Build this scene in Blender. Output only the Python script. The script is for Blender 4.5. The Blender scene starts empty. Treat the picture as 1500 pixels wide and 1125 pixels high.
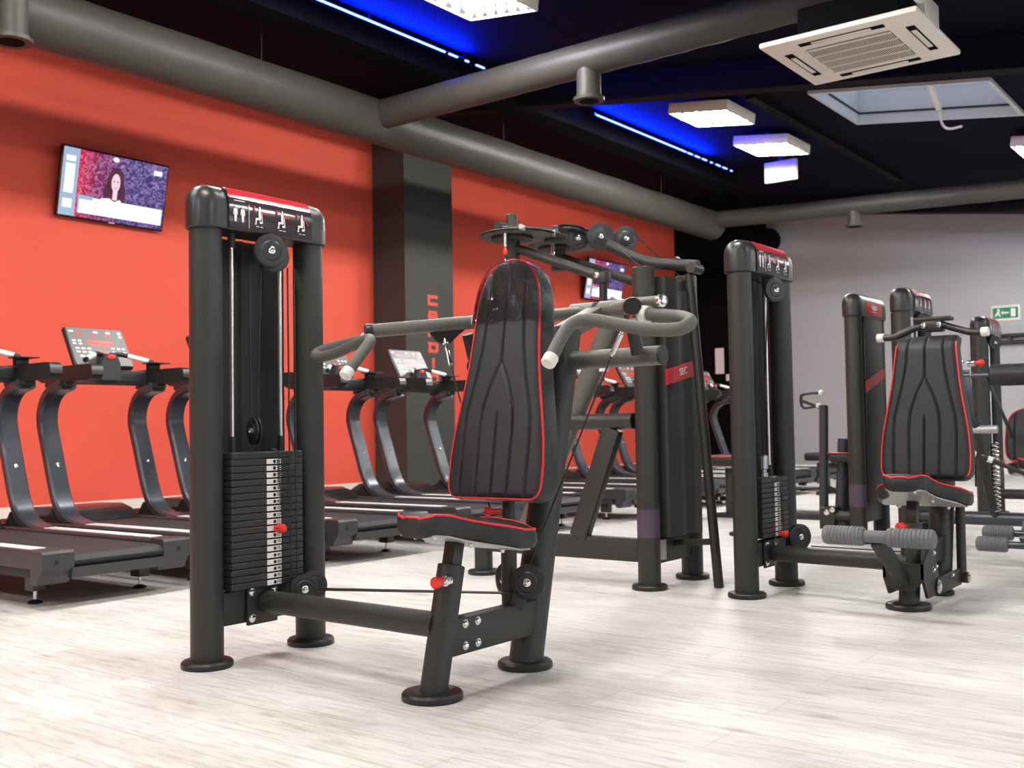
import bpy, bmesh, math, random
from mathutils import Vector, Matrix
random.seed(7)
S = bpy.context.scene
COL = S.collection
V = Vector
PI = math.pi

# ------------------------------------------------------------------ materials
def mat(name, col, rough=0.5, metal=0.0, bump=0.0, bscale=200.0, spec=0.5, coat=0.0, var=0.0, vscale=3.0):
    m = bpy.data.materials.new(name); m.use_nodes = True
    nt = m.node_tree; b = nt.nodes['Principled BSDF']
    b.inputs['Base Color'].default_value = (*col, 1)
    b.inputs['Roughness'].default_value = rough
    b.inputs['Metallic'].default_value = metal
    b.inputs['Specular IOR Level'].default_value = spec
    b.inputs['Coat Weight'].default_value = coat
    tc = nt.nodes.new('ShaderNodeTexCoord')
    if bump > 0:
        n = nt.nodes.new('ShaderNodeTexNoise'); n.inputs['Scale'].default_value = bscale
        n.inputs['Detail'].default_value = 3
        bp = nt.nodes.new('ShaderNodeBump'); bp.inputs['Strength'].default_value = bump
        bp.inputs['Distance'].default_value = 0.002
        nt.links.new(tc.outputs['Object'], n.inputs['Vector'])
        nt.links.new(n.outputs['Fac'], bp.inputs['Height'])
        nt.links.new(bp.outputs['Normal'], b.inputs['Normal'])
    if var > 0:
        n2 = nt.nodes.new('ShaderNodeTexNoise'); n2.inputs['Scale'].default_value = vscale
        n2.inputs['Detail'].default_value = 5
        mx = nt.nodes.new('ShaderNodeMix'); mx.data_type = 'RGBA'
        mx.inputs['A'].default_value = (*[c * (1 - var) for c in col], 1)
        mx.inputs['B'].default_value = (*[min(1, c * (1 + var)) for c in col], 1)
        nt.links.new(tc.outputs['Object'], n2.inputs['Vector'])
        nt.links.new(n2.outputs['Fac'], mx.inputs['Factor'])
        nt.links.new(mx.outputs['Result'], b.inputs['Base Color'])
    return m

def emit(name, col, strength):
    m = bpy.data.materials.new(name); m.use_nodes = True
    nt = m.node_tree; b = nt.nodes['Principled BSDF']
    b.inputs['Base Color'].default_value = (0.02, 0.02, 0.02, 1)
    b.inputs['Emission Color'].default_value = (*col, 1)
    b.inputs['Emission Strength'].default_value = strength
    return m

M = {}
M['powder'] = mat('anthracite_powder_coat', (0.024, 0.024, 0.0215), 0.46, 0.0, 0.35, 420)
M['arm'] = mat('powder_coat_toplit', (0.115, 0.112, 0.098), 0.42, 0.0, 0.25, 420)  # powder coat with the top light on these tubes lightened into its colour
M['grip'] = mat('grey_rubber_grip', (0.105, 0.103, 0.09), 0.6, 0.0, 0.25, 300)
M['plastic'] = mat('black_plastic', (0.018, 0.018, 0.018), 0.36, 0.0, 0.1, 300)
M['rubber'] = mat('black_rubber', (0.012, 0.012, 0.012), 0.42)
M['plate'] = mat('black_weight_plate', (0.026, 0.026, 0.025), 0.5, 0.0, 0.3, 300)
M['dark'] = mat('dark_sheet_steel', (0.022, 0.022, 0.021), 0.55, 0.0, 0.2, 300)
M['vinyl'] = mat('black_vinyl', (0.0125, 0.0128, 0.0138), 0.48, 0.0, 0.5, 600)
M['chrome'] = mat('chrome', (0.85, 0.85, 0.86), 0.15, 1.0)
M['steel'] = mat('brushed_steel', (0.72, 0.70, 0.68), 0.3, 1.0)
M['redball'] = mat('red_plastic', (0.80, 0.035, 0.02), 0.3)
M['piping'] = mat('red_piping', (0.68, 0.02, 0.025), 0.45)
M['redlabel'] = mat('red_label', (0.68, 0.02, 0.03), 0.4)
M['redgloss'] = mat('red_gloss_band', (0.60, 0.03, 0.045), 0.12, 0.0, coat=0.6)
M['white'] = mat('white_plastic', (0.78, 0.76, 0.70), 0.4)
M['label'] = mat('white_label', (0.80, 0.80, 0.78), 0.5)
M['ink'] = mat('black_ink', (0.01, 0.01, 0.01), 0.6)
M['panel'] = mat('aubergine_panel', (0.036, 0.024, 0.030), 0.20, 0.0, coat=0.5)
M['purple'] = mat('purple_sticker', (0.075, 0.050, 0.080), 0.5)
M['underplate'] = mat('pale_seat_plate', (0.42, 0.41, 0.39), 0.4, 0.3)
M['cam'] = mat('cam_plate_paint', (0.050, 0.045, 0.040), 0.45, 0.0, 0.2, 300)
M['louvre'] = mat('luminaire_back_plate', (0.008, 0.0075, 0.007), 0.5)
M['foam'] = mat('grey_foam', (0.15, 0.155, 0.165), 0.62, 0.0, 0.3, 200)
M['tread'] = mat('treadmill_charcoal', (0.045, 0.045, 0.050), 0.38, 0.1, 0.15, 300)
M['upright'] = mat('treadmill_steel_blue_grey', (0.070, 0.078, 0.092), 0.30, 0.45)
M['belt'] = mat('belt_rubber', (0.028, 0.027, 0.029), 0.6, 0.0, 0.6, 500)
M['strip'] = mat('foot_strip_white', (0.80, 0.79, 0.78), 0.4)
M['console'] = mat('console_grey', (0.105, 0.105, 0.10), 0.35)
M['hood'] = mat('hood_gloss', (0.035, 0.034, 0.036), 0.14)
M['duct'] = mat('painted_duct', (0.042, 0.040, 0.033), 0.5, 0.0, 0.8, 14, spec=0.3, var=0.25, vscale=5)
M['redwall'] = mat('red_wall_paint', (0.80, 0.100, 0.057), 0.7, 0.0, 0.15, 150, var=0.03, vscale=1.5)
M['greywall'] = mat('grey_wall_paint', (0.44, 0.46, 0.49), 0.75, 0.0, 0.15, 150)
M['pillar'] = mat('dark_grey_paint', (0.048, 0.049, 0.044), 0.7, 0.0, 0.15, 150)
M['black'] = mat('black_paint', (0.004, 0.0038, 0.004), 0.8, 0.0, 0.2, 60, spec=0.05)
M['beam'] = mat('dark_beam_paint', (0.0055, 0.005, 0.005), 0.7, 0.0, 0.2, 60, spec=0.08)
M['base'] = mat('cream_baseboard', (0.80, 0.74, 0.66), 0.5)
M['acwhite'] = mat('ac_cream', (0.74, 0.68, 0.60), 0.45)
M['acdark'] = mat('ac_filter', (0.16, 0.135, 0.11), 0.7)
M['letter'] = mat('red_letter', (0.72, 0.09, 0.05), 0.6)
M['green'] = mat('sign_green', (0.0, 0.22, 0.09), 0.5)
M['skyframe'] = mat('skylight_white_lining', (0.55, 0.58, 0.62), 0.5)
M['paper'] = mat('white_paper', (0.75, 0.75, 0.75), 0.7)
M['tvblack'] = mat('tv_bezel', (0.006, 0.006, 0.007), 0.25)

def clear_film():
    m = bpy.data.materials.new('clear_vinyl_sleeve'); m.use_nodes = True
    nt = m.node_tree; out = nt.nodes['Material Output']; nt.nodes.remove(nt.nodes['Principled BSDF'])
    t = nt.nodes.new('ShaderNodeBsdfTransparent'); t.inputs['Color'].default_value = (0.9, 0.92, 0.96, 1)
    g = nt.nodes.new('ShaderNodeBsdfGlossy'); g.inputs['Roughness'].default_value = 0.03
    f = nt.nodes.new('ShaderNodeFresnel'); f.inputs['IOR'].default_value = 1.5
    ns = nt.nodes.new('ShaderNodeTexNoise'); ns.inputs['Scale'].default_value = 9
    bp = nt.nodes.new('ShaderNodeBump'); bp.inputs['Strength'].default_value = 0.18; bp.inputs['Distance'].default_value = 0.02
    mx = nt.nodes.new('ShaderNodeMixShader')
    nt.links.new(ns.outputs['Fac'], bp.inputs['Height'])
    nt.links.new(bp.outputs['Normal'], g.inputs['Normal'])
    nt.links.new(f.outputs[0], mx.inputs[0]); nt.links.new(t.outputs[0], mx.inputs[1]); nt.links.new(g.outputs[0], mx.inputs[2])
    nt.links.new(mx.outputs[0], out.inputs[0])
    return m
M['film'] = clear_film()

def floor_mat():
    m = bpy.data.materials.new('pale_oak_planks'); m.use_nodes = True
    nt = m.node_tree; b = nt.nodes['Principled BSDF']; L = nt.links.new
    tc = nt.nodes.new('ShaderNodeTexCoord')
    mp = nt.nodes.new('ShaderNodeMapping'); mp.inputs['Rotation'].default_value = (0, 0, PI / 2)
    L(tc.outputs['Object'], mp.inputs['Vector'])
    br = nt.nodes.new('ShaderNodeTexBrick')
    br.offset = 0.37; br.offset_frequency = 2; br.squash = 1.0
    for k, v in (('Scale', 1.0), ('Mortar Size', 0.0024), ('Mortar Smooth', 0.5), ('Bias', 0.0), ('Brick Width', 1.25), ('Row Height', 0.185)):
        br.inputs[k].default_value = v
    br.inputs['Color1'].default_value = (0.0, 0.0, 0.0, 1); br.inputs['Color2'].default_value = (1, 1, 1, 1)
    br.inputs['Mortar'].default_value = (0.5, 0.5, 0.5, 1)
    L(mp.outputs[0], br.inputs['Vector'])
    # grain: noise stretched along the planks (scene Y)
    mg = nt.nodes.new('ShaderNodeMapping'); mg.inputs['Scale'].default_value = (24, 2.4, 1)
    L(tc.outputs['Object'], mg.inputs['Vector'])
    g1 = nt.nodes.new('ShaderNodeTexNoise'); g1.inputs['Scale'].default_value = 1.6; g1.inputs['Detail'].default_value = 8
    g1.inputs['Roughness'].default_value = 0.65; g1.inputs['Distortion'].default_value = 0.6
    L(mg.outputs[0], g1.inputs['Vector'])
    mg2 = nt.nodes.new('ShaderNodeMapping'); mg2.inputs['Scale'].default_value = (3.2, 0.8, 1)
    L(tc.outputs['Object'], mg2.inputs['Vector'])
    g2 = nt.nodes.new('ShaderNodeTexNoise'); g2.inputs['Scale'].default_value = 1.5; g2.inputs['Detail'].default_value = 6
    L(mg2.outputs[0], g2.inputs['Vector'])
    r1 = nt.nodes.new('ShaderNodeValToRGB')
    r1.color_ramp.elements[0].position = 0.34; r1.color_ramp.elements[0].color = (0.40, 0.372, 0.335, 1)
    r1.color_ramp.elements[1].position = 0.53; r1.color_ramp.elements[1].color = (0.70, 0.683, 0.655, 1)
    L(g1.outputs['Fac'], r1.inputs[0])
    r2 = nt.nodes.new('ShaderNodeValToRGB')
    r2.color_ramp.elements[0].position = 0.33; r2.color_ramp.elements[0].color = (0.54, 0.508, 0.468, 1)
    r2.color_ramp.elements[1].position = 0.58; r2.color_ramp.elements[1].color = (0.74, 0.728, 0.708, 1)
    L(g2.outputs['Fac'], r2.inputs[0])
    mx = nt.nodes.new('ShaderNodeMix'); mx.data_type = 'RGBA'; mx.inputs['Factor'].default_value = 0.5
    L(r1.outputs[0], mx.inputs['A']); L(r2.outputs[0], mx.inputs['B'])
    hv = nt.nodes.new('ShaderNodeHueSaturation')
    ma = nt.nodes.new('ShaderNodeMath'); ma.operation = 'MULTIPLY_ADD'; ma.inputs[1].default_value = 0.14; ma.inputs[2].default_value = 0.93
    L(br.outputs['Color'], ma.inputs[0]); L(ma.outputs[0], hv.inputs['Value']); L(mx.outputs['Result'], hv.inputs['Color'])
    # fine saw-mark flecks and a few knots
    mg3 = nt.nodes.new('ShaderNodeMapping'); mg3.inputs['Scale'].default_value = (75, 9, 1); L(tc.outputs['Object'], mg3.inputs['Vector'])
    g3 = nt.nodes.new('ShaderNodeTexNoise'); g3.inputs['Scale'].default_value = 1.0; g3.inputs['Detail'].default_value = 4; L(mg3.outputs[0], g3.inputs['Vector'])
    r3 = nt.nodes.new('ShaderNodeValToRGB'); r3.color_ramp.elements[0].position = 0.36; r3.color_ramp.elements[0].color = (.88, .865, .84, 1)
    r3.color_ramp.elements[1].position = 0.50; r3.color_ramp.elements[1].color = (1, 1, 1, 1); L(g3.outputs['Fac'], r3.inputs[0])
    mk = nt.nodes.new('ShaderNodeMapping'); mk.inputs['Scale'].default_value = (5.5, 2.2, 1); L(tc.outputs['Object'], mk.inputs['Vector'])
    vk = nt.nodes.new('ShaderNodeTexVoronoi'); vk.inputs['Scale'].default_value = 1.0; L(mk.outputs[0], vk.inputs['Vector'])
    rk = nt.nodes.new('ShaderNodeValToRGB'); rk.color_ramp.elements[0].position = 0.03; rk.color_ramp.elements[0].color = (.62, .57, .50, 1)
    rk.color_ramp.elements[1].position = 0.14; rk.color_ramp.elements[1].color = (1, 1, 1, 1); L(vk.outputs['Distance'], rk.inputs[0])
    mu = nt.nodes.new('ShaderNodeMix'); mu.data_type = 'RGBA'; mu.blend_type = 'MULTIPLY'; mu.inputs['Factor'].default_value = 1
    mv = nt.nodes.new('ShaderNodeMix'); mv.data_type = 'RGBA'; mv.blend_type = 'MULTIPLY'; mv.inputs['Factor'].default_value = .8
    L(hv.outputs[0], mu.inputs['A']); L(r3.outputs[0], mu.inputs['B']); L(mu.outputs['Result'], mv.inputs['A']); L(rk.outputs[0], mv.inputs['B'])
    m2 = nt.nodes.new('ShaderNodeMix'); m2.data_type = 'RGBA'
    m2.inputs['B'].default_value = (0.42, 0.38, 0.33, 1)
    m3 = nt.nodes.new('ShaderNodeMath'); m3.operation = 'MULTIPLY'; m3.inputs[1].default_value = 0.6
    L(br.outputs['Fac'], m3.inputs[0]); L(m3.outputs[0], m2.inputs['Factor']); L(mv.outputs['Result'], m2.inputs['A'])
    L(m2.outputs['Result'], b.inputs['Base Color'])
    b.inputs['Roughness'].default_value = 0.48
    b.inputs['Specular IOR Level'].default_value = 0.35
    bp = nt.nodes.new('ShaderNodeBump'); bp.inputs['Strength'].default_value = 0.15; bp.inputs['Distance'].default_value = 0.001
    L(g1.outputs['Fac'], bp.inputs['Height']); L(bp.outputs[0], b.inputs['Normal'])
    return m
M['floor'] = floor_mat()

def ceiling_mat():
    m = mat('dark_ceiling_boards', (0.035, 0.036, 0.045), 0.8, spec=0.04)
    nt = m.node_tree; b = nt.nodes['Principled BSDF']; L = nt.links.new
    tc = nt.nodes.new('ShaderNodeTexCoord')
    br = nt.nodes.new('ShaderNodeTexBrick'); br.offset = 0.0
    for k, v in (('Scale', 1.0), ('Mortar Size', 0.006), ('Brick Width', 2.4), ('Row Height', 1.2)):
        br.inputs[k].default_value = v
    br.inputs['Color1'].default_value = (0.0050, 0.0052, 0.012, 1); br.inputs['Color2'].default_value = (0.0045, 0.0047, 0.011, 1)
    br.inputs['Mortar'].default_value = (0.0015, 0.0015, 0.002, 1)
    L(tc.outputs['Object'], br.inputs['Vector']); L(br.outputs['Color'], b.inputs['Base Color'])
    return m
M['ceiling'] = ceiling_mat()

M['lamp'] = emit('luminaire_lens', (1.0, .97, .92), 300.0); M['lamp_far'] = emit('luminaire_lens_bright', (1.0, .97, .92), 480.0); M['lamp_low'] = emit('luminaire_lens_dimmed', (1.0, .97, .92), 125.0)
M['added_uplight'] = emit('added_blue_uplight', (0.0, 0.014, 1.0), 1500.0)  # for the added upward emitter, far stronger than the visible strip
M['led'] = emit('blue_led', (0.045, 0.075, 1.0), 15.0)

# ------------------------------------------------------------------ mesh builder
class MB:
    def __init__(self): self.bm = bmesh.new()
    def _frame(self, d):
        d = V(d).normalized()
        a = V((0, 0, 1)) if abs(d.z) < 0.9 else V((1, 0, 0))
        u = d.cross(a).normalized(); w = d.cross(u).normalized()
        return d, u, w
    def box(self, c, s, bev=0.0, rot=None, seg=2):
        r = bmesh.ops.create_cube(self.bm, size=1.0)
        vs = r['verts']
        for v in vs: v.co = V((v.co.x * s[0], v.co.y * s[1], v.co.z * s[2]))
        if bev > 0:
            es = list({e for v in vs for e in v.link_edges})
            rb = bmesh.ops.bevel(self.bm, geom=es, offset=bev, segments=seg, affect='EDGES', profile=0.5)
            vs = list({v for f in rb['faces'] for v in f.verts} | {v for v in vs if v.is_valid})
        R = rot if rot is not None else Matrix.Identity(3)
        for v in vs: v.co = R @ v.co + V(c)
        return self
    def bar(self, p0, p1, w, h, bev=0.0, up=(0, 0, 1)):
        p0, p1 = V(p0), V(p1); d = p1 - p0; x = d.normalized()
        y = V(up).cross(x).normalized(); z = x.cross(y)
        R = Matrix((x, y, z)).transposed()
        return self.box((p0 + p1) / 2, (d.length, w, h), bev, R)
    def lathe(self, p, axis, prof, seg=32):
        d, u, w = self._frame(axis); p = V(p); rings = []
        for t, r in prof:
            if r <= 1e-6: rings.append([self.bm.verts.new(p + d * t)])
            else: rings.append([self.bm.verts.new(p + d * t + (u * math.cos(2 * PI * i / seg) + w * math.sin(2 * PI * i / seg)) * r) for i in range(seg)])
        for a, b in zip(rings, rings[1:]):
            for i in range(seg):
                j = (i + 1) % seg
                if len(a) == 1 and len(b) == 1: continue
                if len(a) == 1: self.bm.faces.new((a[0], b[j], b[i]))
                elif len(b) == 1: self.bm.faces.new((a[i], a[j], b[0]))
                else: self.bm.faces.new((a[i], a[j], b[j], b[i]))
        for r in (rings[0], rings[-1]):
            if len(r) > 2: self.bm.faces.new(r)
        return self
    def cyl(self, p0, p1, r, r1=None, seg=32, ch=0.0):
        p0, p1 = V(p0), V(p1); L = (p1 - p0).length; r1 = r if r1 is None else r1
        if ch > 0: prof = [(0, r - ch), (ch, r), (L - ch, r1), (L, r1 - ch)]
        else: prof = [(0, r), (L, r1)]
        return self.lathe(p0, p1 - p0, prof, seg)
    def tube(self, pts, r, seg=16, smooth=0, cap=True):
        P = [V(p) for p in pts]
        if smooth:
            Q = []
            for i in range(len(P) - 1):
                a = P[i - 1] if i > 0 else P[i] * 2 - P[i + 1]
                b, c = P[i], P[i + 1]
                d = P[i + 2] if i + 2 < len(P) else c * 2 - b
                for k in range(smooth):
                    t = k / smooth
                    Q.append(0.5 * ((2 * b) + (c - a) * t + (2 * a - 5 * b + 4 * c - d) * t * t + (3 * b - a - 3 * c + d) * t ** 3))
            Q.append(P[-1]); P = Q
        n = len(P); rings = []; u = None
        for i in range(n):
            t = (P[min(i + 1, n - 1)] - P[max(i - 1, 0)]).normalized()
            if u is None: _, u, _ = self._frame(t)
            u = (u - t * u.dot(t)).normalized(); w = t.cross(u)
            rr = r[i] if isinstance(r, (list, tuple)) else r
            rings.append([self.bm.verts.new(P[i] + (u * math.cos(2 * PI * k / seg) + w * math.sin(2 * PI * k / seg)) * rr) for k in range(seg)])
        for a, b in zip(rings, rings[1:]):
            for k in range(seg): self.bm.faces.new((a[k], a[(k + 1) % seg], b[(k + 1) % seg], b[k]))
        if cap: self.bm.faces.new(rings[0]); self.bm.faces.new(rings[-1])
        return self
    def quad(self, *p):
        self.bm.faces.new([self.bm.verts.new(V(q)) for q in p]); return self
    def loop(self, pts, r, seg=8):
        P = [V(p) for p in pts]; n = len(P); rings = []; u = None
        for i in range(n):
            t = (P[(i + 1) % n] - P[i - 1]).normalized()
            if u is None: _, u, _ = self._frame(t)
            u = (u - t * u.dot(t)).normalized(); w = t.cross(u)
            rings.append([self.bm.verts.new(P[i] + (u * math.cos(2 * PI * k / seg) + w * math.sin(2 * PI * k / seg)) * r) for k in range(seg)])
        for i in range(n):
            a, b = rings[i], rings[(i + 1) % n]
            for k in range(seg): self.bm.faces.new((a[k], a[(k + 1) % seg], b[(k + 1) % seg], b[k]))
        return self
    def prism(self, poly, o, ux, uy, d):
        "polygon in plane (o,ux,uy), extruded by vector d"
        o, ux, uy, d = V(o), V(ux), V(uy), V(d)
        a = [self.bm.verts.new(o + ux * x + uy * y) for x, y in poly]
        b = [self.bm.verts.new(v.co + d) for v in a]
        self.bm.faces.new(a); self.bm.faces.new(b[::-1])
        for i in range(len(a)):
            j = (i + 1) % len(a); self.bm.faces.new((a[i], b[i], b[j], a[j]))
        return self
    def ball(self, c, r, sc=(1, 1, 1), seg=24):
        q = bmesh.ops.create_uvsphere(self.bm, u_segments=seg, v_segments=seg // 2, radius=r)
        for v in q['verts']: v.co = V((v.co.x * sc[0], v.co.y * sc[1], v.co.z * sc[2])) + V(c)
        return self
    def mesh(self, me, mtx):
        n0 = len(self.bm.verts); self.bm.from_mesh(me); self.bm.verts.ensure_lookup_table()
        for v in self.bm.verts[n0:]: v.co = mtx @ v.co
        return self
    def build(self, name, m, parent=None, o=(0, 0, 0), smooth=True, ang=0.6):
        bm = self.bm; o = V(o)
        bmesh.ops.recalc_face_normals(bm, faces=bm.faces)
        for v in bm.verts: v.co -= o
        if smooth:
            for f in bm.faces: f.smooth = True
            for e in bm.edges:
                if len(e.link_faces) == 2:
                    if e.calc_face_angle(0) > ang: e.smooth = False
        me = bpy.data.meshes.new(name); bm.to_mesh(me); bm.free()
        me.materials.append(m)
        ob = bpy.data.objects.new(name, me); COL.objects.link(ob)
        if parent is not None: ob.parent = parent
        else: ob.location = o
        return ob

def tag(o, label, cat, group=None):
    o['label'] = label; o['category'] = cat
    if group: o['group'] = group
    return o
class Thing:
    "an Empty at the thing's base; parts are written in world coordinates"
    def __init__(self, name, loc, label, cat, group=None):
        self.o = V(loc); self.e = bpy.data.objects.new(name, None); COL.objects.link(self.e)
        self.e.location = self.o; self.e.empty_display_size = 0.1
        tag(self.e, label, cat, group)
    def part(self, name, mb, m, parent=None, label=None, **k):
        ob = mb.build(name, m, parent or self.e, self.o, **k)
        if label: ob['label'] = label
        return ob
def struct(name, mb, m, **k):
    ob = mb.build(name, m, None, **k); ob['kind'] = 'structure'; return ob
def copy_tree(o, parent=None):
    c = o.copy(); COL.objects.link(c)
    if parent is not None: c.parent = parent
    for ch in list(o.children): copy_tree(ch, c)
    return c
def text_mesh(s, size, ext=0.0005):
    cu = bpy.data.curves.new('t', 'FONT'); cu.body = s; cu.size = size; cu.align_x = 'CENTER'; cu.align_y = 'CENTER'; cu.extrude = ext
    cu.resolution_u = 2
    ob = bpy.data.objects.new('t', cu); COL.objects.link(ob)
    me = bpy.data.meshes.new_from_object(ob.evaluated_get(bpy.context.evaluated_depsgraph_get()))
    bpy.data.objects.remove(ob); bpy.data.curves.remove(cu)
    return me
def face_y(p, sx=1, sy=1):   # text plane facing -Y, placed at p
    return Matrix.Translation(V(p)) @ Matrix(((sx, 0, 0, 0), (0, 0, -1, 0), (0, sy, 0, 0), (0, 0, 0, 1)))

# ------------------------------------------------------------------ setting
WY, BX = 9.0, 17.0          # red wall plane, back wall plane
X0, Y0 = -6.0, -7.0
def cz(y): return 3.40 + 0.133 * y
SK = (9.51, 10.75, 2.13, 3.64)   # skylight opening

struct('floor', MB().box(((X0 + BX) / 2, (Y0 + WY) / 2, -0.05), (BX - X0 + 0.4, WY - Y0 + 0.4, 0.1)), M['floor'], smooth=False)
struct('wall_left', MB().box(((X0 + BX) / 2, WY + 0.1, 2.4), (BX - X0 + 0.4, 0.2, 4.8)), M['redwall'], smooth=False)
struct('wall_back', MB().box((BX + 0.1, (Y0 + WY) / 2, 2.2), (0.2, WY - Y0, 4.8)), M['greywall'], smooth=False)
struct('wall_front', MB().box((X0 - 0.1, (Y0 + WY) / 2, 2.2), (0.2, WY - Y0, 4.8)), M['greywall'], smooth=False)
struct('wall_right', MB().box(((X0 + BX) / 2, Y0 - 0.1, 2.2), (BX - X0 + 0.4, 0.2, 4.8)), M['greywall'], smooth=False)
def ceil_panel(mb, xa, xb, ya, yb, th=0.12):
    a = [mb.bm.verts.new((x, y, cz(y))) for x, y in ((xa, ya), (xb, ya), (xb, yb), (xa, yb))]
    b = [mb.bm.verts.new(v.co + V((0, 0, th))) for v in a]
    mb.bm.faces.new(a); mb.bm.faces.new(b[::-1])
    for i in range(4): mb.bm.faces.new((a[i], b[i], b[(i + 1) % 4], a[(i + 1) % 4]))
mb = MB()
HK = (SK[0] - .035, SK[1] + .035, SK[2] - .035, SK[3] + .035)
ceil_panel(mb, X0 - .2, HK[0], Y0 - .2, WY + .2); ceil_panel(mb, HK[1], BX + .2, Y0 - .2, WY + .2)
ceil_panel(mb, HK[0], HK[1], Y0 - .2, HK[2]); ceil_panel(mb, HK[0], HK[1], HK[3], WY + .2)
struct('ceiling', mb, M['ceiling'], smooth=False)
struct('baseboard_left', MB().box(((X0 + BX) / 2, WY - 0.012, 0.095), (BX - X0, 0.024, 0.19)), M['base'], smooth=False)
struct('baseboard_back', MB().box((BX - 0.012, (Y0 + WY - 1.6) / 2, 0.06), (0.024, WY - 1.6 - Y0, 0.12)), M['label'], smooth=False)
# pillar on the red wall and the dark corner
struct('trim_1', MB().box((9.565, 8.74, 2.3), (0.87, 0.52, 4.7), 0.004), M['pillar'], smooth=False)
struct('trim_2', MB().box((16.84, 8.2, 2.3), (0.32, 1.6, 4.7), 0.004), M['black'], smooth=False)
# beams under the sloped roof (across the room) and the downstands along it
def ybeam(x, w, h, y0, y1):
    mb = MB()
    mb.bar((x, y0, cz(y0) - h / 2 + .01), (x, y1, cz(y1) - h / 2 + .01), w * 0.35, h)
    mb.bar((x, y0, cz(y0) - h), (x, y1, cz(y1) - h), w, 0.025)
    return mb
struct('trim_3', ybeam(8.40, 0.16, 0.25, Y0, WY), M['beam'], smooth=False)
struct('trim_4', ybeam(3.2, 0.16, 0.25, Y0, WY), M['beam'], smooth=False)
struct('trim_5', ybeam(15.3, 0.16, 0.25, Y0, WY), M['beam'], smooth=False)
struct('trim_6', MB().box((7.9, 6.28, cz(6.28) - 0.13), (10.6, 0.3, 0.28)), M['black'], smooth=False)
mb = MB(); mb.box((11.6, 4.2, cz(4.2) - 0.03), (4.5, 0.10, 0.07))
struct('trim_7', mb, M['beam'], smooth=False)
# skylight: lined shaft, frame and pane
sh = 0.34
mb = MB()
for (xa, xb, ya, yb) in ((SK[0] - .04, SK[0], SK[2] - .04, SK[3] + .04), (SK[1], SK[1] + .04, SK[2] - .04, SK[3] + .04),
                         (SK[0], SK[1], SK[2] - .04, SK[2]), (SK[0], SK[1], SK[3], SK[3] + .04)):
    zs = [cz(ya) - .03, cz(yb) - .03]
    a = [mb.bm.verts.new((x, y, z)) for x, y, z in ((xa, ya, zs[0]), (xb, ya, zs[0]), (xb, yb, zs[1]), (xa, yb, zs[1]))]
    b = [mb.bm.verts.new(v.co + V((0, 0, sh))) for v in a]
    mb.bm.faces.new(a); mb.bm.faces.new(b[::-1])
    for i in range(4): mb.bm.faces.new((a[i], b[i], b[(i + 1) % 4], a[(i + 1) % 4]))
win = struct('window_1', mb, M['skyframe'], smooth=False)
def glass_mat():
    m = bpy.data.materials.new('skylight_pane'); m.use_nodes = True
    nt = m.node_tree; out = nt.nodes['Material Output']; nt.nodes.remove(nt.nodes['Principled BSDF'])
    t = nt.nodes.new('ShaderNodeBsdfTransparent'); t.inputs['Color'].default_value = (0.85, 0.88, 0.92, 1)
    g = nt.nodes.new('ShaderNodeBsdfGlossy'); g.inputs['Roughness'].default_value = 0.08
    x = nt.nodes.new('ShaderNodeMixShader'); x.inputs[0].default_value = 0.06
    nt.links.new(t.outputs[0], x.inputs[1]); nt.links.new(g.outputs[0], x.inputs[2]); nt.links.new(x.outputs[0], out.inputs[0])
    return m
mb = MB()
a = [mb.bm.verts.new((x, y, cz(y) + sh - .06)) for x, y in ((SK[0], SK[2]), (SK[1], SK[2]), (SK[1], SK[3]), (SK[0], SK[3]))]
mb.bm.faces.new(a)
pane = mb.build('pane', glass_mat(), win, smooth=False)
gk = MB()
for (x0_, x1_, y0_, y1_) in ((SK[0], SK[0] + .012, SK[2], SK[3]), (SK[1] - .012, SK[1], SK[2], SK[3]), (SK[0], SK[1], SK[2], SK[2] + .012), (SK[0], SK[1], SK[3] - .012, SK[3])):
    gk.bar(((x0_ + x1_) / 2, y0_, cz(y0_) + .075), ((x0_ + x1_) / 2, y1_, cz(y1_) + .075), x1_ - x0_, .018)
gk.build('gasket', M['ink'], win, smooth=False)
# opener in the skylight
t = Thing('skylight_opener', (10.0, 2.75, cz(2.75)), 'white skylight opener with a loose strap hanging from it', 'skylight opener')
t.part('motor_arm', MB().bar((9.75, 2.72, cz(2.72) + 0.24), (10.55, 2.80, cz(2.8) + 0.02), 0.05, 0.04, 0.01), M['white'])
t.part('strap', MB().tube([(10.55, 2.80, cz(2.8)), (10.6, 2.80, 3.70), (10.62, 2.78, 3.64), (10.6, 2.72, 3.60), (10.55, 2.60, 3.59)], 0.012, 8, 5), M['white'])

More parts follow.
